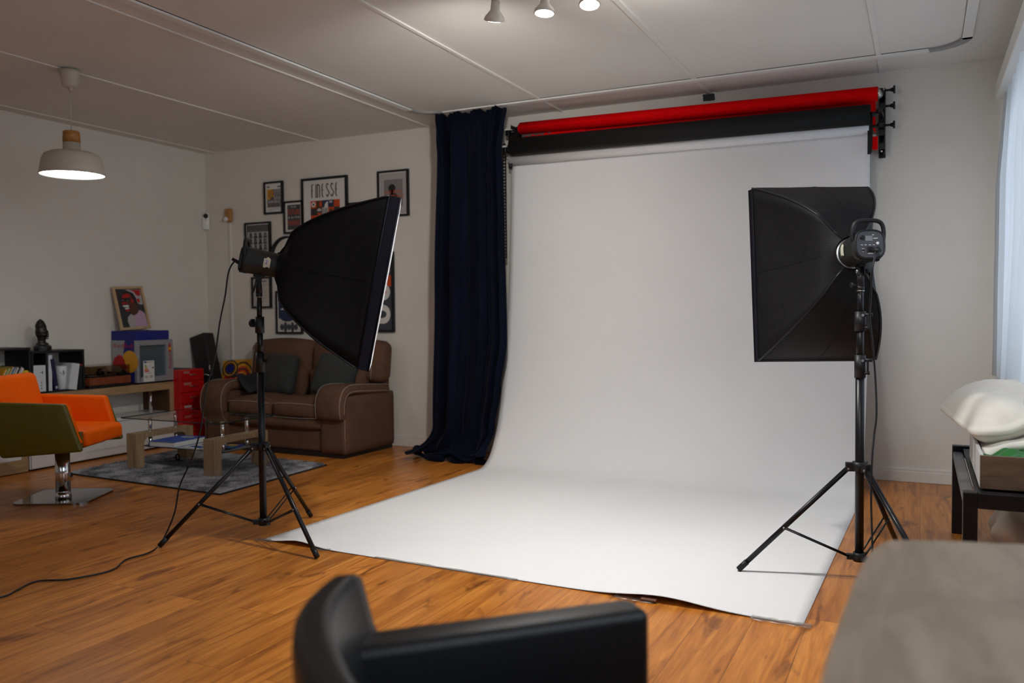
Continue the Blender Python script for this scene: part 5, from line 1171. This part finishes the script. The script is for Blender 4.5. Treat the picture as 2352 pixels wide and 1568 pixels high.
Q_([(250, 238), (350, 238), (352, 288), (300, 286), (290, 270), (275, 286), (248, 284)], cBLACK, 9); E_(262, 264, 8, 7, cLGREY, 10); E_(322, 270, 9, 7, cLGREY, 10); E_(262, 264, 4, 5, cBLACK, 11); E_(320, 270, 4, 5, cBLACK, 11)
Q_([(248, 330), (300, 322), (338, 345), (336, 398), (300, 412), (266, 384)], cBLACK, 9); Q_([(250, 335), (318, 330), (334, 346), (320, 361), (260, 358)], cWHITE, 10); Q_([(272, 373), (326, 368), (336, 382), (284, 390)], cWHITE, 10); Q_([(280, 396), (334, 392), (322, 420), (292, 421)], cRED, 10); E_(418, 322, 9, 24, cSKIN, 9)
part(m, 'picture', t, True)
single(MB(CHROME).rbox((-6.20, 5.372, 1.054), (.03, .045, .012), .005, seg=4), 'metal_clip', 'small shiny metal clip lying on the blue box in front of the picture', 'clip', (-6.2, 5.37, 1.049))

# ================================================================== RUG AND COFFEE TABLE
rc = [(-5.735, 4.245), (-4.131, 4.14), (-4.165, 5.29), (-5.80, 5.40)]
random.seed(21)
def rugpt(u, v):
    a = Vector((*rc[0], 0)).lerp(Vector((*rc[1], 0)), u); b = Vector((*rc[3], 0)).lerp(Vector((*rc[2], 0)), u); p = a.lerp(b, v)
    e = min(1, min(u, 1-u)/.012, min(v, 1-v)/.016)
    p.z = .004+e*(.010+.016*random.random()); p.x += .004*(random.random()-.5); p.y += .004*(random.random()-.5); return p
m = MB(RUG).slab(rugpt, 300, 210, (0, 0, 0)); m = MB(RUG); m.grid(rugpt, 300, 210, True)
t = thing('shag_rug', 'dark grey shaggy rug on the laminate floor under the coffee table', 'rug', (-4.95, 4.75, 0))
part(m, 'pile', t, True)
cc = Vector((sum(p[0] for p in rc)/4, sum(p[1] for p in rc)/4, 0))
m = MB(BLKCLOTH); m.prism([(cc.x+(x-cc.x)*1.004, cc.y+(y-cc.y)*1.004) for x, y in rc], lambda u, v, w: (u, v, w), .0005, .010); part(m, 'backing', t, True)
t = thing('coffee_table', 'glass topped coffee table on two oak arches with chrome posts', 'coffee table', (-5.0, 4.79, 0))
for xc in (-5.39, -4.605):
    # arch seen from the side: polygon in (y,z)
    ya, yb, zt, lw, bt = 4.515, 5.075, .285, .075, .036; r = .05
    out = [(ya, .016), (ya, zt), (yb, zt), (yb, .016), (yb-lw, .016)]
    for i in range(7): th = PI/2*i/6; out.append((yb-lw-r*(1-math.cos(th)), zt-bt-r*(1-math.sin(th))))
    for i in range(7): th = PI/2*(1-i/6); out.append((ya+lw+r*(1-math.cos(th)), zt-bt-r*(1-math.sin(th))))
    out.append((ya+lw, .016))
    def fx(u, v, w): return (w, u, v)
    m = MB(OAKV); m.prism([(ya, .016), (ya+lw, .016), (ya+lw, zt-bt-r), (ya+lw, zt-bt), (ya, zt-bt)], fx, xc-.05, xc+.05); leg1 = None
    m = MB(OAKV); m.prism(out, fx, xc-.05, xc+.05)
    part(m, 'oak_arch', t, True)
    m = MB(OAKY).box(xc-.0505, xc+.0505, ya+.002, yb-.002, zt-.0001, zt+.0012); part(m, 'arch_top', t, True)
    for y in (4.675, 4.925):
        xs = xc+(.02 if xc < -5 else -.02)
        m = MB(CHROME); m.cyl((xs, y, zt), (xs, y, .398), .0145, n=18); m.cyl((xs, y, zt+.001), (xs, y, zt+.006), .021, n=18); m.cyl((xs, y, .392), (xs, y, .398), .021, n=18); part(m, 'upper_post', t, True)
        m = MB(CHROME); m.cyl((xs, y, .17), (xs, y, zt-bt+.001), .0145, n=18); m.cyl((xs, y, .165), (xs, y, .172), .021, n=18); part(m, 'lower_post', t, True)
def glass_plate(name, x0, x1, y0, y1, z, th, mm, ch):
    pts = [(x0+ch, y0), (x1-ch, y0), (x1, y0+ch), (x1, y1-ch), (x1-ch, y1), (x0+ch, y1), (x0, y1-ch), (x0, y0+ch)]
    m = MB(mm); n = len(pts); m.add([(x, y, z+th) for x, y in pts], [list(range(n))])
    if mm is not GLASS: m.add([(x, y, z) for x, y in pts], [list(range(n))])
    m.use(GLEDGE); m.add([(x, y, z) for x, y in pts]+[(x, y, z+th) for x, y in pts], [(i, (i+1) % n, n+(i+1) % n, n+i) for i in range(n)])
    return part(m, name, t, True)
glass_plate('glass_top', -5.515, -4.495, 4.515, 5.105, .398, .008, GLASS, .018)
glass_plate('glass_shelf', -5.43, -4.575, 4.645, 4.955, .172, .007, GLASSF, .01)
def flatbook(label, cx, cy, z, w, d, h, ang, cov, page=None, art=None, name='book'):
    t = thing(name, label, name, (cx, cy, z), math.radians(ang), 'books and magazines on the lower glass shelf')
    m = MB(cov); c = .0025
    m.box(-w/2, w/2, -d/2, d/2, 0, c); m.box(-w/2, w/2, -d/2, d/2, h-c, h); m.box(-w/2, -w/2+c, -d/2, d/2, c, h-c); part(m, 'cover', t)
    if h > .012: part(MB(page or cWHITE).box(-w/2+c, w/2-.004, -d/2+.004, d/2-.004, c, h-c), 'pages', t)
    if art: 
        m = MB(cWHITE); art(Art(m, (-w/2, -d/2, h), (1, 0, 0), (0, 1, 0), .0005), w, d); part(m, 'cover_print', t)
    return t
flatbook('thick cobalt blue hardback lying on the lower glass shelf', -5.215, 4.80, .179, .25, .33, .042, 4, cCOBALT, art=lambda a, w, d: (a.ell(w*.55, d*.78, w*.25, d*.10, cLGREY), a.text('B', w*.50, d*.74, w*.62, d*.82, cCOBALT, 2)))
flatbook('blue and white magazine beside the thick blue book on the glass shelf', -4.90, 4.79, .179, .20, .28, .008, -12, cWHITE, art=lambda a, w, d: (a.rect(w*.1, d*.1, w*.9, d*.35, cCOBALT), a.rect(w*.1, d*.45, w*.6, d*.8, cNAVY), a.rect(w*.65, d*.5, w*.9, d*.9, cDARK)), name='magazine')
flatbook('blue magazine with a yellow and green patch near the right oak arch', -4.72, 4.84, .179, .15, .19, .008, 12, cCOBALT, art=lambda a, w, d: (a.rect(w*.2, d*.55, w*.75, d*.9, cYEL), a.rect(w*.1, d*.1, w*.6, d*.4, cNAVY), a.rect(w*.6, d*.3, w*.85, d*.6, cGREEN)), name='magazine')
m = MB(BLACKP).lathe([(0, 0), (.028, 0), (.030, .008), (.027, .010), (.025, .004), (0, .004)], (-4.645, 4.735, .179), 24)
single(m, 'coaster', 'small round black dish on the right corner of the glass shelf', 'dish', (-4.645, 4.735, .179))
m = MB(BLACKP).tube([(-5.33+.020*math.cos(a*PI/10), 4.90, .052+.022*math.sin(a*PI/10)) for a in range(20)], .007, 8, True)
single(m, 'cable_loop', 'small black cable loop on the rug beneath the coffee table', 'cable', (-5.33, 4.9, .03))

# ================================================================== ORANGE ARMCHAIR
t = thing('swivel_armchair', 'orange and olive green swivel armchair on a chrome column, left edge', 'armchair', (-4.961, 3.628, 0), math.radians(25))
def slabpoly(mb, pts, y0, y1, r, seg=4, fn=None):
    """polygon in (x,z) extruded along y with rounded edges"""
    bm = bmesh.new(); va = [bm.verts.new((x, y0, z)) for x, z in pts]; vb = [bm.verts.new((x, y1, z)) for x, z in pts]; n = len(pts)
    bm.faces.new(va[::-1]); bm.faces.new(vb)
    for i in range(n): bm.faces.new((va[i], va[(i+1) % n], vb[(i+1) % n], vb[i]))
    bmesh.ops.recalc_face_normals(bm, faces=bm.faces)
    bmesh.ops.bevel(bm, geom=list(bm.edges), offset=r, segments=seg, profile=.5, affect='EDGES')
    if fn:
        for v in bm.verts: v.co = fn(v.co)
    mb.frombm(bm, None, True)
ARM = [(-.36, .668), (.195, .650), (.296, .360), (.15, .350), (-.20, .322), (-.30, .50)]
for s, nm in ((-1, 'arm'), (1, 'arm')):
    ya, yb = (-.325, -.285) if s < 0 else (.285, .325)
    m = MB(OLIVE); slabpoly(m, ARM if s < 0 else [(x-.045 if x > 0 else x, z-.012) for x, z in ARM], ya, yb, .018); ar = part(m, nm, t); ar['label'] = 'olive green outer shell of the arm'
    yc, yd = (-.291, -.235) if s < 0 else (.235, .291)
    inn = [(-.33, .664), (.185, .647), (.27, .40), (-.25, .40)] if s < 0 else [(-.33, .664), (.165, .648), (.235, .40), (-.25, .40)]
    m = MB(ORANGE); slabpoly(m, inn, yc, yd, .020); o = part(m, 'arm_lining', ar); o['label'] = 'orange inner face of the arm'
m = MB(ORANGE); slabpoly(m, [(-.24, .485), (.235, .480), (.285, .470), (.290, .378), (.20, .372), (-.24, .372)], -.232, .232, .025); part(m, 'seat', t)
m = MB(OLIVE); slabpoly(m, [(-.26, .384), (.185, .384), (.19, .374), (.16, .340), (-.18, .315), (-.26, .34)], -.24, .24, .012); o = part(m, 'seat_shell', t); o['label'] = 'olive green underside of the seat'
m = MB(OLIVE); m.box(.20, .262, -.262, -.233, .375, .474, .006); o = part(m, 'seat_side', t); o['label'] = 'olive green side of the seat front'
m = MB(ORANGE); slabpoly(m, [(-.20, .48), (-.235, .60), (-.285, .80), (-.345, .815), (-.335, .62), (-.28, .44)], -.232, .232, .024); part(m, 'backrest', t)
m = MB(OLIVE); slabpoly(m, [(-.345, .812), (-.375, .80), (-.39, .62), (-.33, .36), (-.27, .36), (-.315, .62)], -.285, .285, .010); o = part(m, 'back_shell', t); o['label'] = 'olive green outer shell of the back'
m = MB(CHROME); m.cyl((0, 0, .012), (0, 0, .33), .044, n=32); part(m, 'column', t)
m = MB(CHROME); m.lathe([(.044, .05), (.047, .05), (.047, .010), (.044, .010)], (0, 0, 0), 32); part(m, 'column_sleeve', t)
# polished foot plate
bm = bmesh.new(); bmesh.ops.create_cube(bm, size=1); bmesh.ops.scale(bm, vec=(.47, .46, .012), verts=bm.verts)
bmesh.ops.bevel(bm, geom=[e for e in bm.edges if abs(e.verts[0].co.z-e.verts[1].co.z) > .005], offset=.07, segments=6, profile=.5, affect='EDGES')
m = MB(mat('polished_dark_steel', (.30, .30, .31), .08, 1.0, var=.03)); m.frombm(bm, Matrix.LocRotScale(Vector((-.03, .07, .0065)), Euler((0, 0, math.radians(2))), None)); part(m, 'foot_plate', t)
m = MB(BLACKP).rbox((-5.62, 4.16, .02), (.05, .035, .035), .012, seg=5); single(m, 'cable_plug', 'small black plug on the floor behind the armchair column', 'plug', (-5.62, 4.16, .003))

# ================================================================== RIGHT SIDE
# sheer curtain on its rail
t = thing('sheer_curtain', 'white sheer curtain hanging full height in front of the far window on the right', 'curtain', (.47, 4.6, 2.58))
m = MB(RAIL).box(.415, .56, 2.6, 6.235, 2.50, 2.60, .006); part(m, 'pelmet_rail', t, True)
def sheer(u, v):
    y = 6.215-u*3.5; z = 2.555-v*1.80
    a = .018+.03*min(1, v*3); ph = 2*PI*(15*u+.25*math.sin(5*u+2*v))
    x = .478+a*math.sin(ph)+.3*a*math.sin(2.2*ph+1)-.015*v
    if u < .02: x += -.0
    fl = max(0, v-.55)/.45
    if .13 < u: x -= .03*fl*min(1, (u-.13)/.15)
    return (x, y+.012*math.cos(ph), z)
m = MB(SHEER).grid(sheer, 260, 40, True); part(m, 'curtain_panel', t, True)
# bench
BX0, BX1, BY0, BY1, BH = .150, .575, 3.72, 5.02, .462
t = thing('metal_bench', 'black square-tube metal bench frame under the window, right edge', 'bench', ((BX0+BX1)/2, (BY0+BY1)/2, 0))
s = .052
for x in (BX0, BX1-s):
    for y in (BY0, BY1-s): part(MB(BLACKM).box(x, x+s, y, y+s, 0, BH, .004), 'leg', t, True)
BGR = mat('grey_rail_tube', (.10, .105, .11), .35, var=.06)
for x in (BX0, BX1-s): o = part(MB(BGR).box(x+.004, x+s-.004, BY0+s, BY1-s, BH-.07, BH-.03, .004), 'side_rail', t, True)
for y in (BY0, BY1-s): part(MB(BLACKM).box(BX0+s, BX1-s, y, y+s, BH-.062, BH, .004), 'end_rail', t, True)
part(MB(BLKBOX).box(BX0+.05, BX1-.05, BY0+.05, BY1-.05, BH-.030, BH-.012), 'seat_board', t, True)
# box on the bench
KX0, KX1, KY0, KY1, KZ = .212, .552, 3.80, 4.60, .465
t = thing('open_box', 'open brown wooden box with a white side, on the black bench', 'box', ((KX0+KX1)/2, (KY0+KY1)/2, KZ))
BRW = wood_mat('dull_brown_board', (.085, .052, .03), (.15, .095, .058), (3, 12, 12)); WSD = mat('whitewashed_board', (.55, .53, .52), .7, var=.04)
KH = .132
part(MB(BRW).box(KX0, KX1, KY0, KY0+.014, KZ, KZ+KH, .002), 'front_panel', t, True)
part(MB(WSD).box(KX0, KX0+.014, KY0+.014, KY1, KZ, KZ+KH, .002), 'side_panel', t, True)
part(MB(BRW).box(KX1-.014, KX1, KY0+.014, KY1, KZ, KZ+KH, .002), 'side_panel', t, True)
part(MB(BRW).box(KX0+.014, KX1-.014, KY1-.014, KY1, KZ, KZ+KH, .002), 'back_panel', t, True)
part(MB(BRW).box(KX0+.014, KX1-.014, KY0+.014, KY1-.014, KZ, KZ+.01), 'bottom', t, True)
GRN = mat('green_cloth', (.004, .12, .010), .7, var=.3, scale=10, sheen=.2)
def green(u, v):
    x = .235+.30*u; y = 3.83+.45*v
    return (x, y, KZ+.10+.035*math.sin(PI*u)*math.sin(PI*min(1, v*1.3+.1))+.010*math.sin(u*19+v*7)+.007*math.sin(v*31))
m = MB(GRN).slab(green, 30, 30, (0, 0, -.07)); single(m, 'green_cloth', 'crumpled bright green cloth in the open box on the bench', 'cloth', (.38, 4.05, KZ+.03))
m = MB(PILLOW)
def pil(p):
    u, v = p.x/.20, p.y/.30; p.z *= max(.12, (1-min(1, abs(u)**3))*(1-min(1, abs(v)**3)))**.5
    p.z += .012*math.sin(p.x*30+p.y*17)*(1-abs(u)); return p
Mq = Matrix.LocRotScale(Vector((.325, 4.34, .720)), Euler((math.radians(6), math.radians(-13), math.radians(12))), None)
m.rbox((0, 0, 0), (.40, .62, .20), .09, (0, 0, .02), seg=16, M=Mq, fn=pil)
single(m, 'pillow', 'plump cream pillow lying over the open box by the window', 'pillow', (.325, 4.34, .64))
m = MB(PILLOW)
def drape(u, v):
    x = .235+.325*u; y = 4.02+.70*v
    return (x, y, .60+.10*(u**1.3)+.085*math.sin(PI*min(1, v*1.05))*(.5+u*.6)+.014*math.sin(9*u+6*v)+.010*math.sin(17*v+3*u)-.05*(1-u)**3)
m.slab(drape, 36, 36, (0, 0, -.03)); single(m, 'folded_sheet', 'rumpled white sheet spread under the pillow on the open box', 'sheet', (.36, 4.35, .58))
for i, (x, y, z, sx, sy, sz, lb) in enumerate(((.43, 4.72, .105, .19, .24, .20, 'bundled cream cloth on the floor under the bench, the larger one in front'), (.42, 4.93, .10, .17, .18, .20, 'bundled cream cloth on the floor under the bench, behind the larger bundle'), (.47, 4.76, .265, .15, .20, .12, 'small cream cloth bundle resting on top of the bundles under the bench'))):
    def cr(p): 
        p.x += .014*math.sin(p.z*40+p.y*23); p.y += .014*math.sin(p.x*37+p.z*19); p.z += .010*math.sin(p.x*43+p.y*31); return p
    m = MB(PILLOW); m.rbox((x, y, z), (sx, sy, sz), .08, (.01, .01, .01), seg=14, fn=cr); single(m, 'cloth_bundle', lb, 'cloth bundle', (x, y, z-sz/2), 'cloth bundles under the bench')
# desk in the foreground
t = thing('desk', 'pale ash desk with a rounded corner in the right foreground', 'desk', (.25, 1.0, 0))
ed = [(.60, .25), (.60, 1.83), (.172, 1.793), (.05, 1.765), (-.02, 1.742), (-.048, 1.728), (-.066, 1.69), (-.079, 1.626), (-.086, 1.56), (-.094, 1.428), (-.098, 1.297), (-.102, 1.17), (-.103, 1.028), (-.10, .6), (-.08, .25)]
m = MB(DESK)
bm = bmesh.new(); va = [bm.verts.new((x, y, .715)) for x, y in ed]; f = bm.faces.new(va); r = bmesh.ops.extrude_face_region(bm, geom=[f]); bmesh.ops.translate(bm, vec=(0, 0, .028), verts=[g_ for g_ in r['geom'] if isinstance(g_, bmesh.types.BMVert)]); m.frombm(bm); part(m, 'top', t, True)
for x, y in ((.02, .35), (.54, .35), (.06, 1.62), (.54, 1.68)): part(MB(BLACKM).box(x-.022, x+.022, y-.022, y+.022, 0, .715, .004), 'leg', t, True)
# black leather tub chair
t = thing('leather_armchair', 'black leather low armchair in the foreground, cut by the bottom edge', 'armchair', (-.55, 1.10, 0))
f2 = Vector((.694, .720, 0)); n2 = Vector((-.720, .694, 0))       # facing direction, and to its left
def ch(a, b, z): return Vector((-.774, 1.163, 0))+f2*a+n2*b+Vector((0, 0, z))  # a forward, b left from the far arm's inner edge
def arm_mb(b0, b1):
    m = MB(BLKLEA); bm = bmesh.new(); pts = [(-.10, .08), (.475, .08), (.475, .625), (-.10, .632)]
    va = [bm.verts.new(ch(x, b0, z)) for x, z in pts]; vb = [bm.verts.new(ch(x, b1, z)) for x, z in pts]
    bm.faces.new(va); bm.faces.new(vb[::-1])
    for i in range(4): bm.faces.new((va[i], vb[i], vb[(i+1) % 4], va[(i+1) % 4]))
    bmesh.ops.recalc_face_normals(bm, faces=bm.faces); bmesh.ops.bevel(bm, geom=list(bm.edges), offset=.020, segments=4, profile=.5, affect='EDGES')
    return m.frombm(bm, None, True)
part(arm_mb(0, .085), 'armrest', t, True); part(arm_mb(-.645, -.56), 'armrest', t, True)
m = MB(BLKLEA); Mseat = Matrix(((f2.x, n2.x, 0, 0), (f2.y, n2.y, 0, 0), (0, 0, 1, 0), (0, 0, 0, 1)))
cs = ch(.21, -.28, .33); m.rbox((0, 0, 0), (.52, .55, .20), .05, (0, 0, .02), seg=10, M=Matrix.Translation(cs) @ Mseat); part(m, 'seat', t, True)
def back(u, v):
    # u around the section (outer bottom, top, inner bottom); v across from the far end to the near end
    b = .08-.64*v; c = abs(2*v-1)
    a0 = -.043-.086*(1-c**2.6)
    sec = [(.0, .10), (-.018, .35), (-.044, .52), (-.057, .64), (-.060, .70), (-.057, .722), (-.046, .732), (-.014, .732), (-.002, .722), (.004, .70), (.018, .64), (.060, .54), (.10, .44), (.115, .30), (.115, .10)]
    x = u*(len(sec)-1); i = min(int(x), len(sec)-2); f = x-i; a = sec[i][0]+(sec[i+1][0]-sec[i][0])*f; z = sec[i][1]+(sec[i+1][1]-sec[i][1])*f
    return ch(a0+a, b, z)
m = MB(BLKLEA); m.grid(back, 66, 40, True)
for v in (0, 1): m.add([back(i/65, v) for i in range(66)], [list(range(66))])
part(m, 'backrest', t, True)
for a, b in ((-.02, .02), (.40, .02), (-.02, -.60), (.40, -.60)): m = MB(BLACKM); m.cyl(ch(a, b, 0), ch(a, b, .085), .018, n=14); part(m, 'foot', t, True)
